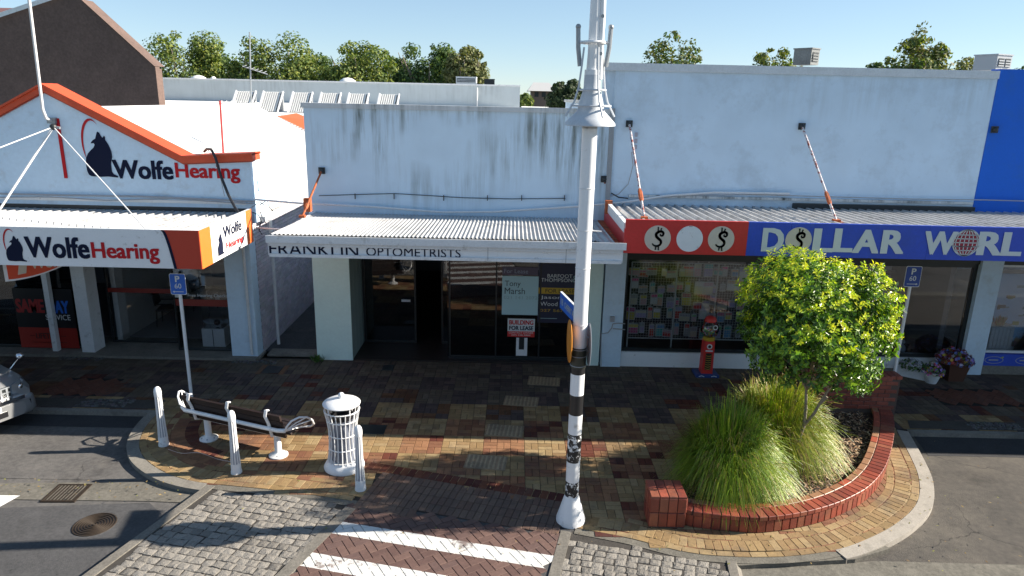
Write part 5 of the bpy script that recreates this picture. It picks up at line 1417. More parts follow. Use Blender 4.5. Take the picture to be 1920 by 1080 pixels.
# ------------------------------------------------------------------ grasses
def clump(cx, cy, rad, hgt, n, seed, lbl, cols):
    rg = random.Random(seed)
    t = thing('grass_clump', lbl, 'ornamental grass', (cx, cy, .15), 0, 'clumps of long arching grass in the planter')
    b = MB()
    for k in range(n):
        a_ = rg.uniform(0, 2*PI); r0 = rg.random()**.7*rad*.45
        lean = rg.random()**.75
        a2 = a_ + rg.gauss(0,.5)
        x0, y0 = math.cos(a_)*r0, math.sin(a_)*r0
        L_ = hgt*rg.uniform(.95,1.42)
        reach = rad*(.08+lean*.85)*rg.uniform(.75,1.15)
        top_ = hgt*(1.02-.50*lean**1.6)*rg.uniform(.8,1.1)
        drop = (lean**1.5)*hgt*rg.uniform(.25,1.0)
        if rg.random() < .10: top_ *= rg.uniform(1.05,1.3); drop *= .3; reach *= rg.uniform(.5,1.2)
        sw = math.sin(a2*5+seed)*.10; top_ *= 1+sw; reach *= 1-sw*.8
        col = rg.choice(cols); w0 = rg.uniform(.0045,.008)
        sx_, sy_ = -math.sin(a2), math.cos(a2); pts = []
        for i in range(6):
            u = i/5; rr_ = reach*(u**1.15); zz = top_*(1-(1-u)**2.1)*1.0 - drop*u**3.2
            pts.append((x0+math.cos(a2)*rr_, y0+math.sin(a2)*rr_, max(.0, zz)))
        vs = []
        for i, p in enumerate(pts):
            w_ = w0*(1-.85*(i/5)**2)
            vs += [(p[0]-sx_*w_, p[1]-sy_*w_, p[2]), (p[0]+sx_*w_, p[1]+sy_*w_, p[2]+.002)]
        n0 = len(b.v); b.v.extend(vs)
        for i in range(5):
            kk = .55+.62*(i/4); tipc = (col[0]*kk*(1+.25*(i/4)), col[1]*kk, col[2]*kk)
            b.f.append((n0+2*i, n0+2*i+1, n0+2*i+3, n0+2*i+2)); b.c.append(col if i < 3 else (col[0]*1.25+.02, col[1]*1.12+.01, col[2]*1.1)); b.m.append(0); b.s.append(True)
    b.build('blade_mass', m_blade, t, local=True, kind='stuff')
GC = [(.15,.29,.022),(.10,.21,.018),(.20,.34,.024),(.25,.36,.03),(.29,.36,.05),(.05,.11,.012),(.12,.24,.02),(.17,.30,.025),(.08,.17,.016),(.30,.24,.10)]
clump(3.46, 9.80, .86, 1.16, 9500, 1, 'large arching green grass clump spilling over the front planter wall', GC)
clump(4.55, 10.85, .98, 1.16, 8000, 2, 'arching yellow green grass clump beneath the tree trunk', [(.20,.29,.022),(.13,.22,.018),(.25,.33,.026),(.30,.34,.045),(.08,.15,.013),(.15,.25,.02),(.30,.23,.10)])

# ------------------------------------------------------------------ planter tree
tt = thing('planter_tree', 'small round headed tree with glossy yellow green leaves in the brick planter', 'tree', (4.60,10.20,.12))
base = Vector((4.60,10.20,.12)); cc = Vector((4.73,10.32,2.68))
rt = random.Random(55); b = MB()
fork = Vector((4.76,10.24,1.0))
b.tube([base, base+Vector((.03,0,.35)), fork], [.040,.034,.030], 8)
def limb(P, r_): b.tube(P, r_, 7)
s1 = Vector((4.74,10.30,1.60)); s2 = Vector((4.93,10.20,1.38))
limb([fork, fork+Vector((0,.02,.3)), s1], [.028,.024,.020]); limb([fork, fork+Vector((.12,-.04,.24)), s2, s2+Vector((.12,-.02,.30))], [.026,.024,.022,.020])
b.tube([s2+Vector((-.0,0,0)), s2+Vector((.10,-.03,.16))], .022, 7)
for k in range(26):
    a_ = rt.uniform(0, 2*PI); e_ = rt.uniform(-.4,1.3); tip = cc + Vector((math.cos(a_)*math.cos(e_), math.sin(a_)*math.cos(e_), math.sin(e_)))*rt.uniform(.8,1.15)
    st = rt.choice((s1, s2+Vector((.12,-.02,.30))))
    mid = (st+tip)/2 + Vector((rt.uniform(-.15,.15), rt.uniform(-.15,.15), .05)); b.tube([st, mid, tip], [.014,.009,.004], 5)
b.build('trunk', m_bark, tt)
b = MB()
tips = []
LC = [(.16,.30,.03),(.11,.22,.025),(.24,.38,.035),(.05,.12,.018),(.035,.08,.015)]
YC = [(.56,.63,.045),(.68,.66,.045),(.44,.56,.04)]
n_sh = 0
ry = random.Random(99)
lump = [Vector((ry.gauss(0,1), ry.gauss(0,1), ry.gauss(0,1))).normalized() for _ in range(24)]
while n_sh < 2700:
    d = Vector((ry.gauss(0,1), ry.gauss(0,1), ry.gauss(0,1))).normalized()
    if d.z < -.82: continue
    prox = max(d.dot(l) for l in lump)
    bump_ = .84 + .25*max(0, (prox-.80)/.20)
    u = ry.random()**.42
    if u < .45: continue
    shape = Vector((d.x*1.15, d.y*1.12, d.z*(1.28 if d.z > 0 else 1.08)))
    p = cc + shape*bump_*u
    if prox < .88 and u > .82 and ry.random() < .75: continue
    if d.z < -.35 and d.x < .2 and ry.random() < .45: continue
    n_sh += 1
    outw = (d + Vector((0,0,.45)) + Vector((ry.gauss(0,.3), ry.gauss(0,.3), ry.gauss(0,.3)))).normalized()
    young = (u > .84 and d.z > -.1 and ry.random() < .55 + .3*d.z)
    cols = YC if young else LC
    for k in range(ry.randint(7, 10)):
        side = outw.orthogonal().normalized(); side.rotate(Matrix.Rotation(k*2.4+ry.uniform(-.3,.3), 3, outw))
        ld = (outw*ry.uniform(.25,.9) + side).normalized(); ln = ry.uniform(.045,.105)*(.85 if young else 1.1); wd_ = ln*.24
        nrm = ld.cross(side.cross(ld)).normalized() if False else ld.cross(outw).normalized()
        q = p + outw*(.012*k); c_ = ry.choice(cols); kk = ry.uniform(.8,1.2); col = (c_[0]*kk, c_[1]*kk, c_[2]*kk)
        up_ = nrm.cross(ld)
        mid = q + ld*ln*.55
        b.add([q, mid - nrm*wd_ + up_*.006, q+ld*ln - up_*.012, mid + nrm*wd_ + up_*.006, mid - up_*.006], [(0,4,1),(1,4,2),(2,4,3),(3,4,0)], col)
b.build('crown', m_leaf, tt, kind='stuff')
# weed at the foot of the mint pier
def tuft(loc, n, r_, h, cols, name, lbl, cat, mat=None):
    rg = random.Random(int(loc[0]*100)); b = MB()
    for k in range(n):
        a_ = rg.uniform(0,2*PI); rr_ = rg.random()*r_; zt = rg.uniform(.3,1)*h
        p = Vector((loc[0]+math.cos(a_)*rr_*.5, loc[1]+math.sin(a_)*rr_*.4, loc[2])); e = Vector((loc[0]+math.cos(a_)*rr_, loc[1]-abs(math.sin(a_))*rr_*.6, loc[2]+zt))
        s_ = Vector((-math.sin(a_), math.cos(a_), 0))*.02
        b.add([p, (p+e)/2+s_, e, (p+e)/2-s_], [(0,1,2,3)], rg.choice(cols))
    return tag(b.build(name, mat or m_blade), lbl, cat)
tuft((-4.48,15.08,0), 60, .22, .22, [(.06,.13,.03),(.09,.17,.04)], 'weed', 'small green weed growing at the foot of the pale mint pier', 'weed')
# ------------------------------------------------------------------ verandah stays, brackets, cables
def V(px, py, Y): q = W(px, py, Y); return Vector((q[0], Y, q[1]))
def stay(pt, Yt, pb, zb, mat, lbl, r_=.02, turn=True, cap=None):
    a_ = V(pt[0], pt[1], Yt)
    d = ray(*pb); t_ = (zb-CAMH)/d.z; e = Vector((d.x*t_, d.y*t_, zb))
    t = thing('verandah_stay', lbl, 'stay rod', tuple(a_), 0, 'stay rods holding up the verandahs')
    MB().tube([a_, e], r_, 8).build('rod', mat, t)
    q = MB(); q.ball(a_.x, a_.y, a_.z, .055, 6); q.box(a_.x-.07, a_.x+.07, Yt, Yt+.03, a_.z-.07, a_.z+.07); q.build('wall_bracket', cap or m_frame, t)
    if turn:
        p = a_.lerp(e, .72); p2 = a_.lerp(e, .84); q = MB(); q.tube([p, p.lerp(p2,.2), p.lerp(p2,.8), p2], [r_*1.2,r_*1.9,r_*1.9,r_*1.2], 6); q.build('turnbuckle', m_rust, t)
    MB().box(e.x-.06, e.x+.06, e.y-.06, e.y+.06, e.z-.02, e.z+.03).build('foot_bracket', m_rust, t)
    return t
stay((603,320), 15.16, (567,406), 3.57, m_rust, 'rusty orange stay rod at the left end of the corrugated verandah', .022)
stay((1133,336), 15.16, (1143,402), 3.50, m_rust, 'short rusty stay rod at the right end of the corrugated verandah', .022)
stay((1180,232), 15.12, (1208,409), 3.90, m_rod, 'peeling red and white stay rod at the left of the variety shop wall', .024)
stay((1504,237), 15.12, (1568,414), 3.90, m_rod, 'peeling stay rod in the middle of the variety shop wall', .024)
stay((1866,243), 15.10, (1924,330), 3.90, M('pale_blue_rod', (.30,.42,.55), .5), 'pale blue stay rod against the blue painted wall', .02, turn=False)
# orange clamp blocks
for (px, py, lb) in ((577,384,'rusty orange clamp on the left stay by the alley'),(1141,388,'rusty orange clamp on the short right stay')):
    c_ = V(px, py, 14.6); b = MB().box(c_.x-.07,c_.x+.07,c_.y-.07,c_.y+.07,c_.z-.14,c_.z+.14); tag(b.build('stay_clamp', m_rust), lb, 'clamp')
# stays of the clinic verandah from one hub
hub = V(100,238,15.0)
t = thing('wall_hub', 'metal eye bracket on the gable wall where three stays meet', 'bracket', tuple(hub))
MB().ball(hub.x,hub.y,hub.z,.07,8).build('eye', m_frame, t); MB().tube([hub+Vector((-.1,.2,.05)), hub, hub+Vector((.14,0,-.02))], .03, 6).build('pin', m_grey, t)
def zpt(px, py, z): d = ray(px, py); t_ = (z-CAMH)/d.z; return Vector((d.x*t_, d.y*t_, z))
for (pb, r_, lb) in (((-4,398),.024,'thick white stay running down left from the gable wall bracket'),((275,432),.012,'thin grey stay wire running down right from the gable wall bracket'),((-60,300),.012,'thin white wire running left from the gable wall bracket')):
    e = zpt(pb[0], pb[1], 3.55) if pb[1] > 350 else V(-60,300,13.5)
    tag(MB().tube([hub, e], r_, 8).build('stay_wire', m_pipe), lb, 'stay rod', 'stay rods holding up the verandahs')
m1 = V(52,-20,14.6); m2 = V(80,205,14.9); m3 = V(84,222,14.95); m4 = V(96,226,15.15)
t = thing('service_mast', 'bent grey service pipe rising from the peak of the gable wall', 'mast', tuple(m4))
MB().tube([m4, m3+Vector((.03,0,0)), m2, m1, m1+(m1-m2)*.2], .030, 10).build('pipe', m_pipe, t)
MB().box(m4.x-.08,m4.x+.1,15.12,15.19,m4.z-.06,m4.z+.06).build('flange', m_grey, t)
# black service cable hanging over the parapet of the clinic
cb = [V(383,284,15.55),V(388,279,15.4),V(396,280,15.1),V(404,296,15.02),V(414,330,14.95),V(428,365,14.8),V(440,388,14.6),V(449,402,14.4)]
tag(MB().tube(cb, .030, 8).build('service_cable', m_cable), 'thick black cable hanging over the orange parapet down to the verandah', 'cable')
cb = [V(390,282,15.2),V(405,300,15.08),V(416,345,15.08),V(421,368,15.1)]
tag(MB().tube(cb, .008, 5).build('thin_cable', m_gcable), 'thin grey wire beside the black cable on the clinic wall', 'cable')
# conduits along the walls
def run(pts, Y, r_, mat, name, lbl, cat='conduit'):
    P = [V(a, b, Y) for a, b in pts]; Q = []
    for i in range(len(P)-1):
        for k in range(4): Q.append(P[i].lerp(P[i+1], k/4))
    Q.append(P[-1]); return tag(MB().tube(Q, r_, 7).build(name, mat), lbl, cat)
run([(0,363),(120,366),(260,368),(400,374),(478,378)], 15.12, .022, m_gcable, 'wall_conduit', 'grey conduit running under the sign on the clinic wall')
run([(0,370),(90,369),(200,376),(320,372),(430,380),(478,382)], 15.10, .012, m_gcable, 'loose_wire', 'loose grey wire sagging below the conduit on the clinic wall', 'wire')
run([(476,374),(560,381),(620,384),(700,388),(830,398),(930,397),(1040,390),(1100,386),(1180,378),(1250,367),(1340,361),(1480,363)], 15.05, .024, m_pipe, 'wall_conduit', 'long sagging white conduit crossing the vacant shop parapet above its verandah')
run([(1200,372),(1300,366),(1420,365),(1560,369),(1700,373),(1850,375),(1960,378)], 15.06, .012, m_gcable, 'wall_wire', 'thin grey wire along the foot of the tall white parapet', 'wire')
run([(598,367),(660,365),(740,363),(790,366),(870,371),(960,373),(1060,372)], 15.17, .008, m_frame, 'crack_cover', 'dark blue line of old fixings across the vacant shop wall', 'wire')
for k, px in enumerate((666,739,832,914,978,1058)):
    c_ = V(px, 368+ (k>1)*3, 15.17); MB().box(c_.x-.008,c_.x+.008,15.14,15.18,c_.z-.06,c_.z+.06).build('fixing', m_frame, bpy.data.objects['crack_cover'])
run([(1184,285),(1187,310),(1178,345),(1160,364),(1146,368)], 15.10, .010, m_gcable, 'drooping_wire', 'thin grey wire drooping beside the left stay of the variety shop', 'wire')
run([(1146,362),(1160,370),(1178,372)], 15.10, .014, m_cable, 'black_wire', 'short black wire at the joint between the two parapets', 'wire')
tag(MB().box(2.5,10.0,15.10,15.17,3.98,4.03).build('wall_ledge', streaked('chipped_ledge', (.60,.63,.64), (.07,.08,.08), 4.05, .3, 1.2)), 'narrow chipped ledge along the foot of the tall white parapet', 'ledge')
tag(MB().box(6.1,10.05,15.08,15.17,3.80,3.92).build('dark_flashing', m_frame), 'dark flashing strip above the right part of the variety shop verandah', 'flashing')
# small meter stickers and pipes
b = MB(); q = W(1193,252,15.17)
for k in range(3): b.box(q[0]-.03,q[0]+.03,15.155,15.178,q[1]-.05-k*.13,q[1]+.04-k*.13)
tag(b.build('wall_sticker', M('faded_sticker', (.42,.40,.46), .7)), 'faded stickers beside the left stay on the variety shop wall', 'sticker')
t = thing('pillar_pipe', 'bent grey pipe and small box on the white pillar left of the window', 'pipe', (2.2,15.1,0))
P = [V(1127,686,15.08),V(1127,626,15.08),V(1140,624,15.08),V(1147,615,15.08),V(1149,607,15.08)]
MB().tube(P, .012, 6).build('pipe', m_gcable, t); MB().tube([V(1149,607,15.08),V(1160,606,15.08),V(1172,607,15.08)], .012, 6).build('pipe', m_gcable, t); MB().tube([V(1149,616,15.08),V(1172,618,15.08)], .012, 6).build('pipe', m_gcable, t)
c_ = V(1148,598,15.12); MB().box(c_.x-.05,c_.x+.05,15.08,15.145,c_.z-.06,c_.z+.06).build('box', m_gcable, t)
# alley clutter: white gutter struts and tangle
for k, (pa, pb, ya, yb) in enumerate((((478,403),(578,362),15.4,19.6),((486,396),(575,352),15.6,20))):
    tag(MB().tube([V(*pa, ya), V(*pb, yb)], .035, 6).build('alley_pipe', m_pipe), ('lower','upper')[k] + ' white pipe running back along the alley eaves', 'pipe')
tag(MB().tube([V(480,427,14.9),V(516,429,14.7),V(560,431,14.6)], .018, 6).build('alley_rail', m_pipe), 'thin pale rail across the alley mouth between the two verandahs', 'rail')
for k, P in enumerate((((488,397),(492,408),(500,420),(497,432)),((473,398),(484,402),(490,415),(486,432),(492,440)),((466,392),(478,385),(486,378),(496,385)),((486,385),(500,376),(505,388),(512,396)))):
    tag(MB().tube([V(a, b, 15.0+.02*k) for a, b in P], .011, 5).build('tangled_cable', m_cable if k % 2 else m_gcable), ('grey cable curling down beside the alley gutter','black cable looping beside the orange end of the clinic fascia','grey cable arching over the alley corner','black cable twisted among the alley pipes')[k], 'cable')
tag(MB().slab([(-5.75,15.35),(-4.6,15.35),(-4.6,15.75),(-5.75,15.75)], 0, .05).build('alley_step', m_conc), 'low concrete threshold across the dark alley', 'step')
MB().slab([(-5.95,15.7),(-4.5,15.7),(-4.5,30),(-5.95,30)], -.02, .01).build('alley_ground', m_asph2, kind='structure')

# ------------------------------------------------------------------ posters on the vacant shop window
GY = 15.43
def poster(name, pa, pb, mat, lbl, Y=GY):
    a_ = W(pa[0], pa[1], Y); c_ = W(pb[0], pb[1], Y); x0, x1, z0, z1 = a_[0], c_[0], c_[1], a_[1]
    t = thing(name, lbl, 'poster', ((x0+x1)/2, Y-.01, z0)); MB().box(x0,x1,Y-.008,Y-.002,z0,z1).build('sheet', mat, t)
    def T(s, u0, v0, u1, v1, mt_, bold=.0): text_geo(s, x0+(x1-x0)*u0, z0+(z1-z0)*v0, x0+(x1-x0)*u1, z0+(z1-z0)*v1, Y-.011, bold, .002).build('lettering', mt_, t)
    def Bx(u0, v0, u1, v1, mt_, nm='band'): MB().box(x0+(x1-x0)*u0, x0+(x1-x0)*u1, Y-.0095, Y-.0085, z0+(z1-z0)*v0, z0+(z1-z0)*v1).build(nm, mt_, t)
    return T, Bx
m_aqua = M('pale_aqua_poster', (.42,.62,.66), .5); m_slate = M('slate_lettering', (.03,.05,.06), .5); m_fade = M('faded_lettering', (.28,.42,.44), .5)
m_pnavy = M('poster_navy', (.018,.024,.055), .4); m_mustard = M('mustard_band', (.50,.32,.03), .5)
T, Bx = poster('lease_poster', (942,517), (1009,591), m_aqua, 'pale aqua lease poster naming Tony Marsh inside the dark window')
T('Tony', .07, .70, .50, .88, m_slate); T('Marsh', .07, .54, .62, .70, m_slate); T('021 141 2072', .05, .41, .97, .49, m_fade)
T, Bx = poster('lease_header', (942,500), (1009,516.4), M('dim_purple_poster', (.10,.08,.12), .5), 'dim purple lease heading strip above the aqua poster')
T('For Lease', .05, .22, .72, .75, M('dim_lettering', (.28,.32,.40), .5))
T, Bx = poster('agency_poster', (1011,494), (1080,606), m_pnavy, 'navy agency poster with a mustard lease band beside the lamp post')
T('BARFOOT', .22, .77, .85, .83, m_ltr); T('THOMPSON', .06, .70, .85, .76, m_ltr); T('&', .86, .70, .99, .81, m_fade)
Bx(0, .495, 1, .60, m_mustard); T('FOR LEASE', .18, .515, .92, .58, m_black, .01)
T('Jason', .06, .395, .60, .465, m_ltr); T('Wood', .06, .29, .50, .36, m_ltr); T('027 567', .06, .19, .66, .235, m_mustard); Bx(.05,.07,.5,.08,m_fade,'line')
T, Bx = poster('building_poster', (952,597), (1002,632), m_ltr, 'small white and red building for lease notice under the aqua poster', GY-.02)
T('BUILDING', .06, .68, .95, .92, m_red, .03); T('FOR LEASE', .06, .38, .95, .60, m_navy, .03); Bx(0,0,1,.31,m_signred)
T('CONTACT OWNER', .05, .18, .95, .28, m_ltr); T('(09) 238 8888', .15, .04, .85, .14, m_ltr)
T, Bx = poster('photo_notice', (968,633), (988,667), m_trim, 'narrow white notice with a dark centre at the foot of the window', GY-.02)
Bx(.25,.35,.72,1,m_frame); 
# posters on the clinic window
CWY = 15.40
T, Bx = poster('service_poster', (22,540), (150,653), m_black, 'black and red same day service poster filling the clinic window', CWY)
T('SAME', .02, .60, .50, .82, M('dark_red_lettering', (.33,.02,.02), .5), .04); T('DAY', .56, .60, .92, .80, M('blue_lettering', (.02,.14,.60), .5), .04)
T('SERVICE', .50, .48, .92, .57, m_trim); Bx(0, 0, 1, .345, M('poster_red', (.33,.02,.012), .5)); T('LIFETIME', .28, .16, .68, .25, m_black, .02); Bx(.20,.09,.80,.10,m_black,'line'); Bx(.18,.20,.26,.21,m_black,'line'); Bx(.70,.20,.80,.21,m_black,'line')
# hanging lightbox
hx = W(205,505,13.6)
t = thing('hanging_sign', 'white lightbox with an orange red oval face hanging under the clinic verandah', 'sign', (-9.35,13.2,2.4))
ang_ = R(28)
hm = Matrix.Translation((-9.35,13.35,2.55)) @ Matrix.Rotation(ang_, 4, 'Z')
def hput(q, name, mat): q.v = [tuple(hm @ Vector(v)) for v in q.v]; return q.build(name, mat, t, fix=True)
P = [(-.62,.34)] + [(-.62+1.24*k/12, -.20+.30*((k/12)-.0)**2*1.2) for k in range(13)] + [(.62,.34)]
hput(MB().plate(P, -.07, .07), 'casing', m_white2)
P2 = [(-.56,.30)] + [(-.56+1.16*k/12, -.16+.28*((k/12))**2*1.2) for k in range(13)] + [(.60,.30)]
hput(MB().plate(P2, -.078, -.072), 'face', M('lightbox_orange', (.68,.07,.02), .4))
hput(text_geo('Wolfe', -.18, .02, .42, .22, -.084, .02, .004), 'lettering', m_cream)
hput(MB().plate([(-.40,-.08),(-.26,-.06),(-.22,.16),(-.28,.24),(-.36,.12)], -.086, -.080), 'wolf_emblem', m_cream)
hput(MB().tube([(-.4,0,.34),(-.4,0,.45)], .012, 6).tube([(.4,0,.34),(.4,0,.45)], .012, 6), 'hanger', m_grey)

# ------------------------------------------------------------------ inside the clinic
m_chair = M('black_chair_vinyl', (.02,.02,.022), .5)
def chair(x, y, rz, lbl):
    t = thing('waiting_chair', lbl, 'chair', (x, y, .075), rz, 'chairs in the clinic waiting room')
    MB().box(-.23,.23,-.22,.22,.42,.47).build('seat', m_chair, t, local=True)
    MB().tbox(Matrix.Translation((0,.22,.58)) @ Matrix.Rotation(R(-10),4,'X'), -.22,.22,-.02,.02,0,.32).build('backrest', m_chair, t, local=True)
    for sx_ in (-1,1):
        for sy_ in (-1,1): MB().tube([(sx_*.21,sy_*.2,.43),(sx_*.23,sy_*.23,0)], .013, 6).build('leg', m_frame, t, local=True)
        MB().tube([(sx_*.24,-.2,.62),(sx_*.24,.22,.62)], .015, 6).build('arm', m_frame, t, local=True)
chair(-9.0, 17.3, R(100), 'black waiting chair nearer the clinic glass, against the painted wall'); chair(-8.6, 18.6, R(80), 'black waiting chair farther inside the clinic beyond the first')
t = thing('framed_picture', 'large framed picture on the clinic side wall above the chairs', 'picture', (-9.48,17.2,1.75))
MB().box(-9.495,-9.475,16.7,18.3,1.75,2.35).build('frame', m_frame, t); MB().box(-9.474,-9.470,16.78,18.22,1.82,2.28).build('canvas', M('dull_print', (.20,.18,.15), .7, noise=(5,.6)), t)
t = thing('display_plinth', 'white display plinth with a clear glass case in the clinic corner window', 'display case', (-7.1,15.9,.07))
MB().box(-7.42,-6.88,15.72,16.15,.07,.52).build('plinth', m_white2, t); MB().box(-7.16,-7.15,15.71,15.719,.08,.51).build('door_gap', m_frame, t)
MB().box(-7.38,-6.92,15.76,16.11,.522,1.42).build('glass_case', m_glass, t); MB().box(-7.37,-6.93,15.77,16.10,1.10,1.112).build('shelf', m_glass, t)
tag(MB().lathe([(.001,1.16),(.05,1.17),(.05,1.24),(.03,1.28),(.001,1.30)], 10, -7.05, 15.93).build('display_model', m_white2), 'small white model on the upper shelf of the glass display case', 'model')
tag(MB().ball(-7.12,15.93,.62,.075,6).build('dark_model', m_black), 'small dark model standing on the floor of the glass display case', 'model')
MB().box(-9.6,-6.6,20.6,20.9,.9,.98).build('counter', m_trim, wb); 

# ------------------------------------------------------------------ variety shop window goods
rk = thing('display_rack', 'white wire mesh rack of hanging goods behind the shop window', 'rack', (4.1,15.8,.36))
RKY = 15.46
b = MB()
xr0, xr1 = 2.74, 5.74
def post(x): return MB().tube([(x,RKY,.40),(x,RKY,2.45)], .018, 8)
for x in (xr0, 3.78, 4.72, xr1): post(x).build('post', m_trim, rk)
for z in (2.45, .62): MB().tube([(xr0,RKY,z),(xr1,RKY,z)], .014, 6).build('rail', m_trim, rk)
b = MB()
for k in range(49): x = xr0+k*(xr1-xr0)/48; b.box(x-.0022,x+.0022,RKY-.003,RKY+.001,.62,2.45)
for k in range(30): z = .62+k*(2.45-.62)/29; b.box(xr0,xr1,RKY-.006,RKY-.003,z-.0022,z+.0022)
b.build('wire_mesh', m_trim, rk, kind='stuff')
MB().box(2.6,5.8,15.4,16.6,.34,.38).build('display_shelf', m_wood, db)
MB().box(2.6,5.85,16.5,16.55,.4,2.7).build('backing_board', M('dark_backing', (.05,.05,.07), .9), db)
cn = {'white':(.80,.82,.85),'pale pink':(.80,.48,.55),'pink':(.80,.15,.38),'blue':(.18,.42,.75),'lilac':(.50,.42,.75),'red':(.75,.07,.06),'green':(.20,.62,.20),'yellow':(.80,.66,.12),'peach':(.82,.52,.38),'teal':(.13,.55,.55),'grey':(.40,.40,.45),'cream':(.78,.72,.55)}
rows = [2.12,1.76,1.40,1.05,.70]; rwn = ['top','second','middle','fourth','bottom']
rp = random.Random(21); ordn = ['first','second','third','fourth','fifth','sixth','seventh','eighth','ninth','tenth','eleventh','twelfth','thirteenth','fourteenth']
pkm = {}
for ri, z in enumerate(rows):
    for ci_ in range(14):
        x = xr0+.12+ci_*.207+rp.uniform(-.05,.05); col = rp.choice(list(cn)) if rp.random() < .55 else rp.choice(('white','lilac','pale pink','grey','cream'))
        w_ = rp.choice((.12,.17,.21,.25)); h_ = rp.choice((.18,.25,.31))
        key = (col, w_, h_)
        if key not in pkm:
            q = MB(); base_ = cn[col]; q.box(-w_/2,w_/2,-.02,.02,0,h_,(.72,.73,.76)); q.box(-w_/2+.012,w_/2-.012,-.026,-.0205,.015,h_*.62,base_); q.box(-w_/2+.012,w_/2-.012,-.026,-.0205,h_*.68,h_-.015,jit(cn[rp.choice(list(cn))],.2)); q.box(-.018,.018,-.008,.008,h_,h_+.04,(.5,.5,.5))
            pkm[key] = q.mesh('hanging_package', m_tint)
        o = bpy.data.objects.new('hanging_package', pkm[key]); C.objects.link(o); o.location = (x, RKY+.10+rp.uniform(0,.12), z+rp.uniform(-.08,.06)-.02); o.rotation_euler = (0, 0, rp.uniform(-.25,.25))
        tag(o, f'{col} package, {ordn[ci_]} from the left in the {rwn[ri]} row of the mesh rack', 'package', 'packages hanging behind the mesh rack')
# second window
m_shelf = M('dark_shelf', (.04,.04,.05), .8)
sh = thing('picture_shelves', 'dark shelves of framed cards behind the right display window', 'shelves', (8.3,16.6,.1))
for z in (.5,.95,1.35,1.75,2.15,2.5): MB().box(7.2,9.35,16.45,16.75,z-.02,z).build('shelf', m_shelf, sh)
MB().box(7.2,9.35,16.76,16.8,.1,2.75).build('back_panel', m_shelf, sh)
for ri, z in enumerate((.95,1.35,1.75,2.15)):
    for ci_ in range(9):
        x = 7.34+ci_*.23; c_ = rp.choice(((.35,.35,.37),(.24,.24,.27),(.34,.28,.26),(.2,.24,.33),(.3,.3,.24)))
        q = MB(); w_ = rp.uniform(.07,.09); q.box(x-w_,x+w_,16.52,16.54,z+.001,z+.27,(.45,.45,.45)); q.box(x-w_+.02,x+w_-.02,16.512,16.519,z+.03,z+.24,c_)
        tag(q.build('framed_card', m_tint), f'framed card, {ordn[ci_]} from the left on the {("lowest","second lowest","second highest","highest")[ri]} shelf behind the right display window', 'card', 'framed cards on the dark shelves')
rq = random.Random(9)
def figurine(x, y, z, k, lbl, col):
    q = MB(); q.lathe([(.001,z),(.05*k,z),(.06*k,z+.03*k),(.045*k,z+.08*k),(.02*k,z+.11*k),(.001,z+.112*k)], 10, x, y, col); q.ball(x,y,z+.14*k,.035*k,6,col); tag(q.build('figurine', m_tint), lbl, 'figurine')
fcols = [('white',(.55,.55,.55)),('blue grey',(.2,.26,.34)),('cream',(.5,.45,.36)),('pale green',(.3,.42,.34)),('red',(.4,.06,.06)),('silver',(.4,.42,.45)),('brown',(.2,.12,.08))]
for i, (nm, cl) in enumerate(fcols): figurine(8.45+i*.17, 15.6, .38, 1.1+.3*(i%3), f'small {nm} ornament, {ordn[i]} from the left on the sill of the right display window', cl)
MB().box(7.3,10.0,15.4,16.0,.34,.38).build('display_shelf', m_wood, db)
figurine(8.55, 15.85, .38, 3.0, 'tall terracotta ornament at the back of the right display window', (.28,.14,.09))
tag(MB().lathe([(.001,.38),(.16,.38),(.20,.50),(.17,.66),(.001,.70)], 16, 8.7, 15.95, (.30,.36,.36)).build('tureen', m_tint), 'round pale pottery jar behind the small ornaments in the right window', 'jar')
tag(MB().box(9.0,9.7,15.75,15.95,.38,.62).build('wicker_basket', M('woven_dark', (.10,.08,.07), .9, noise=(40,.6))), 'dark woven basket on the sill of the right display window', 'basket')
t = thing('window_plate', 'small black and white plate sign at the top of the left display window', 'sign', (5.5,15.28,2.35))
q = W(1401,483,15.28); q2 = W(1425,499,15.28)
MB().box(q[0],q2[0],15.275,15.285,q2[1],q[1]).build('plate', m_frame, t)
for k in range(3): MB().box(q[0]+.03,q2[0]-.03,15.270,15.274,q2[1]+.03+k*.06,q2[1]+.045+k*.06).build('line', m_ltr, t)
# flower plants inside the blue shop window
for k in range(3):
    x = 11.55+k*.5
    tuft((x,15.7,1.05 if k == 0 else .52), 90, .20, .28, [(.06,.12,.03),(.20,.06,.08),(.25,.2,.05)], 'window_plant', ('dark leafy plant on the white crate in the blue shop window','red flowered plant right of the white crate in the blue shop','small mixed plant farther right in the blue shop window')[k], 'plant')

# ------------------------------------------------------------------ gumball machine
t = thing('gumball_machine', 'red coin gumball machine with a clear globe outside the display window', 'gumball machine', (4.46,14.80,0))
MB().brick(0,0,.07,.52,.40,.07,0,(1,1,1),.015).build('base', M('dark_blue_base', (.02,.05,.20), .5), t, local=True)
for s_ in (-1,1):
    MB().tube([(s_*.2,-.205,.03),(s_*.14,-.208,.05),(s_*.08,-.205,.03)], .008, 5).build('white_swirl', m_ltr, t, local=True)
b = MB(); b.add([(-.125,-.12,.07),(.125,-.12,.07),(.125,.12,.07),(-.125,.12,.07),(-.115,-.11,.84),(.115,-.11,.84),(.115,.11,.84),(-.115,.11,.84)], [(3,2,1,0),(4,5,6,7),(0,1,5,4),(1,2,6,5),(2,3,7,6),(3,0,4,7)]); b.build('column', m_signred, t, local=True)
MB().box(-.065,.065,-.124,-.119,.16,.56).build('slot_panel', m_black, t, local=True)
for k in range(7): MB().tube([(-.06,-.126,.19+k*.052),(0,-.135,.18+k*.052),(.06,-.126,.19+k*.052)], .007, 5).build('spiral', m_mustard, t, local=True)
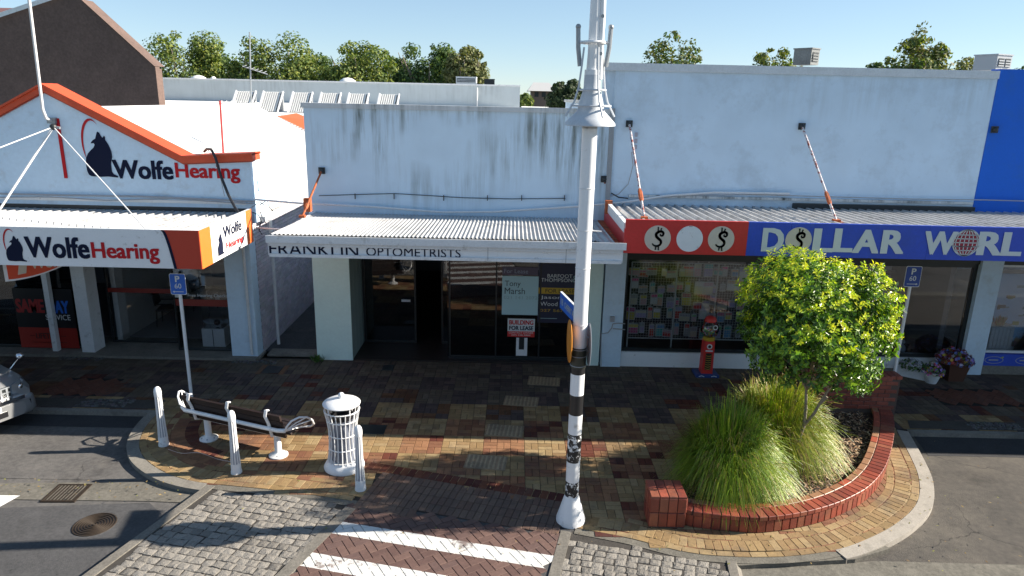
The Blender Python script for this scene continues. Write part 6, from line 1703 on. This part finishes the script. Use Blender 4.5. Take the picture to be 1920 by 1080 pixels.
MB().lathe([(.001,.84),(.125,.84),(.135,.86),(.135,.90),(.11,.92),(.001,.92)], 24).build('collar', m_mustard, t, local=True)
MB().plate(disc_pts(0,.72,.06,20), -.126,-.118).build('round_label', m_ltr, t, local=True); MB().plate(disc_pts(0,.72,.035,16), -.130,-.1265).build('label_centre', m_frame, t, local=True)
MB().box(-.08,.08,-.128,-.118,.60,.63).build('lettering_strip', m_ltr, t, local=True)
MB().lathe([(.09,.92),(.17,.98),(.205,1.08),(.20,1.16),(.15,1.26),(.11,1.30)], 28).build('globe', m_glass, t, local=True)
q = MB(); rg = random.Random(2)
for k in range(70):
    a_ = rg.uniform(0,2*PI); r_ = rg.random()**.5*.15; q.ball(math.cos(a_)*r_, math.sin(a_)*r_, rg.uniform(.96,1.10), .020, 3, rg.choice(((.85,.08,.08),(.2,.3,.8),(.9,.8,.2),(.8,.8,.82),(.2,.6,.25),(.7,.3,.6))))
q.build('gumballs', m_tint, t, local=True, kind='stuff')
MB().lathe([(.13,1.28),(.135,1.31),(.11,1.37),(.06,1.40),(.001,1.41)], 24).build('cap', m_signred, t, local=True)
MB().plate(disc_pts(.06,1.20,.055,20), -.215,-.205).build('round_sticker', m_ltr, t, local=True); MB().plate(disc_pts(.06,1.20,.034,16), -.219,-.2155).build('sticker_centre', m_black, t, local=True)

# ------------------------------------------------------------------ flower pots
def flowers(b, cx, cy, cz, rx, rz_, n, cols, leafc, seed, size=.035):
    rg = random.Random(seed)
    for k in range(n):
        d = Vector((rg.gauss(0,1), rg.gauss(0,1), abs(rg.gauss(0,1))*.9)).normalized()
        p = Vector((cx+d.x*rx*rg.uniform(.6,1.05), cy+d.y*rx*rg.uniform(.6,1.05), cz+d.z*rz_*rg.uniform(.5,1.05)))
        fl = rg.random() < .5; col = jit(rg.choice(cols if fl else leafc), .2); s_ = size*(1 if fl else 1.3)
        n_ = (d+Vector((rg.gauss(0,.4), rg.gauss(0,.4)-.3, rg.gauss(0,.4)))).normalized(); a_ = n_.orthogonal().normalized(); c2 = n_.cross(a_)
        if fl:
            for q in range(5):
                t0 = 2*PI*q/5; e = a_*math.cos(t0)+c2*math.sin(t0); f = a_*math.cos(t0+.6)+c2*math.sin(t0+.6); g_ = a_*math.cos(t0-.6)+c2*math.sin(t0-.6)
                b.add([p, p+g_*s_*.6+n_*.006, p+e*s_+n_*.01, p+f*s_*.6+n_*.006], [(0,1,2,3)], col)
        else: b.add([p-a_*s_, p-c2*s_*.5, p+a_*s_, p+c2*s_*.5], [(0,1,2,3)], col)
MIX = [(.45,.06,.12),(.28,.16,.50),(.5,.15,.35),(.55,.5,.5),(.12,.2,.5),(.5,.32,.05)]
GL = [(.06,.13,.03),(.05,.10,.03),(.09,.18,.04)]
q = G(1742,716); t = thing('flower_pot', 'white bowl pot of pink and purple flowers beside the brown planter', 'flower pot', (q[0]+.02,14.62,0))
MB().lathe([(.11,0),(.12,.02),(.17,.20),(.185,.26),(.175,.27),(.16,.24),(.001,.23)], 24).build('pot', m_trim, t, local=True)
b = MB(); flowers(b, 0,0,.24,.25,.22,330,MIX,GL,1); b.build('flowers', m_petal, t, local=True, kind='stuff')
t = thing('flower_pot', 'tall brown square planter of burgundy leaves and violet flowers by the pilaster', 'flower pot', (10.12,14.86,0))
b = MB(); b.add([(-.17,-.17,0),(.17,-.17,0),(.17,.17,0),(-.17,.17,0),(-.24,-.24,.46),(.24,-.24,.46),(.24,.24,.46),(-.24,.24,.46)], [(3,2,1,0),(4,5,6,7),(0,1,5,4),(1,2,6,5),(2,3,7,6),(3,0,4,7)]); b.build('pot', M('brown_pot', (.09,.035,.02), .6), t, local=True)
b = MB(); flowers(b, 0,0,.44,.40,.30,620,[(.28,.18,.5),(.45,.4,.55),(.5,.35,.05),(.35,.04,.05),(.12,.18,.5)],[(.10,.02,.02),(.14,.03,.025),(.08,.015,.02),(.07,.12,.03)],2,.045); b.build('flowers', m_petal, t, local=True, kind='stuff')
t = thing('flower_pot', 'long pale trough of white flowers behind the white bowl pot', 'flower pot', (9.25,14.95,0))
MB().brick(0,0,.24,.60,.22,.24,R(-35),(1,1,1),.01).build('pot', m_trim, t, local=True)
b = MB(); flowers(b, 0,0,.24,.30,.18,260,[(.5,.5,.5),(.42,.40,.46),(.35,.38,.45)],GL,3); b.build('flowers', m_petal, t, local=True, kind='stuff')

# ------------------------------------------------------------------ the parked car (its nose shows at the left edge)
HD = R(-24)
cr0 = thing('parked_car', 'silver four wheel drive with only its nose showing at the left edge', 'car', (-11.12,12.0,-.08), HD)
def lofted(secs, name, mat, par, closed=True):
    b = MB(); n = len(secs[0]); vs = [v for s_ in secs for v in s_]
    fs = [(i*n+j, i*n+(j+1)%n, (i+1)*n+(j+1)%n, (i+1)*n+j) for i in range(len(secs)-1) for j in range(n)]
    b.add(vs, fs, smooth=True); b.add(secs[0], [tuple(range(n))]); b.add(secs[-1], [tuple(range(n-1,-1,-1))])
    return b.build(name, mat, par, local=True, fix=True)
def sec(x, hw, z0, z1, tw=.8, r_=.08):
    # cross section at x: half width hw, from z0 up to z1, narrowing to tw at the top
    P = [(-hw*.9,z0),(-hw,z0+r_),(-hw,z0+(z1-z0)*.55),(-hw*(1+tw)/2,z1-r_*1.2),(-hw*tw,z1-r_*.3),(-hw*tw*.6,z1),(hw*tw*.6,z1),(hw*tw,z1-r_*.3),(hw*(1+tw)/2,z1-r_*1.2),(hw,z0+(z1-z0)*.55),(hw,z0+r_),(hw*.9,z0)]
    return [(x, y, z) for y, z in P]
FRX = 2.05
lofted([sec(-2.35,.80,.45,1.05),sec(-2.30,.88,.38,1.12,.92),sec(-1.2,.90,.36,1.12,.94),sec(.55,.90,.36,1.10,.94),sec(.95,.90,.38,1.09,.90),sec(1.75,.89,.42,1.00,.84),sec(FRX-.12,.86,.46,.93,.80),sec(FRX-.03,.80,.5,.86,.8)], 'body', m_silver, cr0)
lofted([sec(-2.25,.72,1.1,1.72,.9),sec(-2.1,.80,1.1,1.82,.86),sec(-.3,.80,1.1,1.84,.86),sec(.25,.78,1.1,1.78,.86),sec(.95,.78,1.08,1.12,.9,.01)], 'cabin', m_silver, cr0)
b = MB(); b.add([(.32,-.66,1.74),(.32,.66,1.74),(.97,.74,1.14),(.97,-.74,1.14)], [(0,1,2,3)]); b.build('windscreen', m_glassdark, cr0, local=True)
for s_ in (-1,1):
    b = MB(); b.add([(-2.0,s_*.805,1.18),(.15,s_*.805,1.18),(.70,s_*.80,1.16),(.1,s_*.735,1.70),(-2.0,s_*.74,1.72)], [(0,1,2,3,4)]); b.build('side_window', m_frame, cr0, local=True)
lofted([sec(FRX-.20,.88,.26,.60,.96,.05),sec(FRX-.02,.87,.26,.60,.96,.05),sec(FRX+.06,.80,.28,.58,.96,.05),sec(FRX+.10,.62,.30,.56,.96,.05)], 'bumper', m_silver, cr0)
MB().box(FRX+.03,FRX+.125,-.62,.62,.60,.665).build('bumper_bar', m_chrome, cr0, local=True)
MB().box(FRX+.06,FRX+.115,-.30,.30,.36,.46).build('lower_intake', m_black, cr0, local=True)
MB().box(FRX+.11,FRX+.125,-.20,.20,.48,.58).build('number_plate', m_white2, cr0, local=True)
gr0 = MB().box(FRX-.10,FRX+.0,-.46,.46,.66,.86).build('grille', m_frame, cr0, local=True)
for k in range(9): MB().box(FRX-.0,FRX+.018,-.42+k*.1,-.385+k*.1,.67,.85).build('bar', m_grey, gr0, local=True)
for z in (.665,.76,.85): MB().box(FRX-.0,FRX+.014,-.46,.46,z-.012,z+.012).build('bar', m_grey, gr0, local=True)
q = MB().lathe([(.001,.02),(.055,.018),(.06,0)], 20); q.v = [(FRX+.02+v[2], v[0]*1.2, .76+v[1]*.9) for v in q.v]; q.build('badge', m_chrome, cr0, local=True)
for s_ in (-1,1):
    b = MB(); b.add([(FRX-.02,s_*.48,.66),(FRX-.08,s_*.82,.68),(FRX-.30,s_*.885,.74),(FRX-.32,s_*.86,.88),(FRX-.12,s_*.74,.90),(FRX-.02,s_*.48,.87),
                    (FRX-.10,s_*.48,.66),(FRX-.16,s_*.80,.68),(FRX-.16,s_*.74,.90),(FRX-.10,s_*.48,.87)], [(0,1,4,5),(1,2,3,4)])
    h_ = b.build('headlight', m_lens, cr0, local=True, fix=True)
    q = MB(); q.ball(FRX-.09,s_*.66,.775,.075,8); q.build('bulb_bowl', m_chrome, h_, local=True)
    MB().box(FRX+.0,FRX+.075,s_*.66-.08,s_*.66+.08,.44,.53).build('fog_light', m_frame, cr0, local=True)
    for wx in (-1.45,1.30):
        w_ = MB(); P = [(.24,-.12),(.34,-.12),(.37,-.09),(.37,.09),(.34,.12),(.24,.12)]
        w_.lathe([(r_, z) for r_, z in P], 32); w_.v = [(wx+v[0], s_*.80+v[2], .37+v[1]) for v in w_.v]; wo_ = w_.build('wheel', m_rubber, cr0, local=True)
        w_ = MB(); w_.lathe([(.001,.08),(.06,.09),(.20,.05),(.245,.11)], 24); w_.v = [(wx+v[0], s_*(.80+v[2]), .37+v[1]) for v in w_.v]; w_.build('rim', m_grey, wo_, local=True, fix=True)
        MB().tube([(wx+.44*math.cos(R(a_)), s_*.885, .37+.44*math.sin(R(a_))) for a_ in range(-10,191,20)], .03, 6).build('wheel_arch', m_silver, cr0, local=True)
# pillar mirror on the far front wing
b = MB(); b.tube([(FRX-.55,.80,.95),(FRX-.50,.95,1.12),(FRX-.48,.97,1.16)], .010, 6); b.build('mirror_stalk', m_chrome, cr0, local=True)
b = MB(); b.ball(FRX-.46,.98,1.19,.07,8); b.build('wing_mirror', m_chrome, cr0, local=True)
for s_ in (-1,1): MB().box(.55,.75,s_*.90,s_*1.08,1.12,1.26).build('door_mirror', m_silver, cr0, local=True)

# ------------------------------------------------------------------ the other side of the street (seen in the glass)
for k, (x0, x1, col, h_, lb) in enumerate(((-16,-5,(.20,.18,.16),5.2,'dull two bay shop across the street behind the viewer'),(-4.9,5,(.16,.09,.07),6.0,'brown brick shop across the street behind the viewer'),(5.1,17,(.17,.17,.17),5.0,'grey shop across the street behind the viewer'))):
    t = thing('opposite_shop', lb, 'shop', ((x0+x1)/2,-9,0))
    MB().box(x0,x1,-14,-9,0,h_).build('wall', M('opposite_wall_'+('cream','brown','grey')[k], col, .8, noise=(1,.1)), t)
    for i in range(3):
        xa = x0+.5+i*(x1-x0)/3; MB().box(xa,xa+(x1-x0)/3-1,-9.0,-8.96,.4,2.6).build('window', m_frame, t)
    MB().box(x0,x1,-9,-6.2,3.0,3.2).build('verandah_roof', m_sheetw, t); MB().box(x0,x1,-6.2,-6.15,2.8,3.4).build('fascia', m_trim, t)
fb2 = MB().slab([(-40,-9),(40,-9),(40,-6),(-40,-6)], -.2, .02); fb2.build('far_pavement', m_gutter, kind='structure')
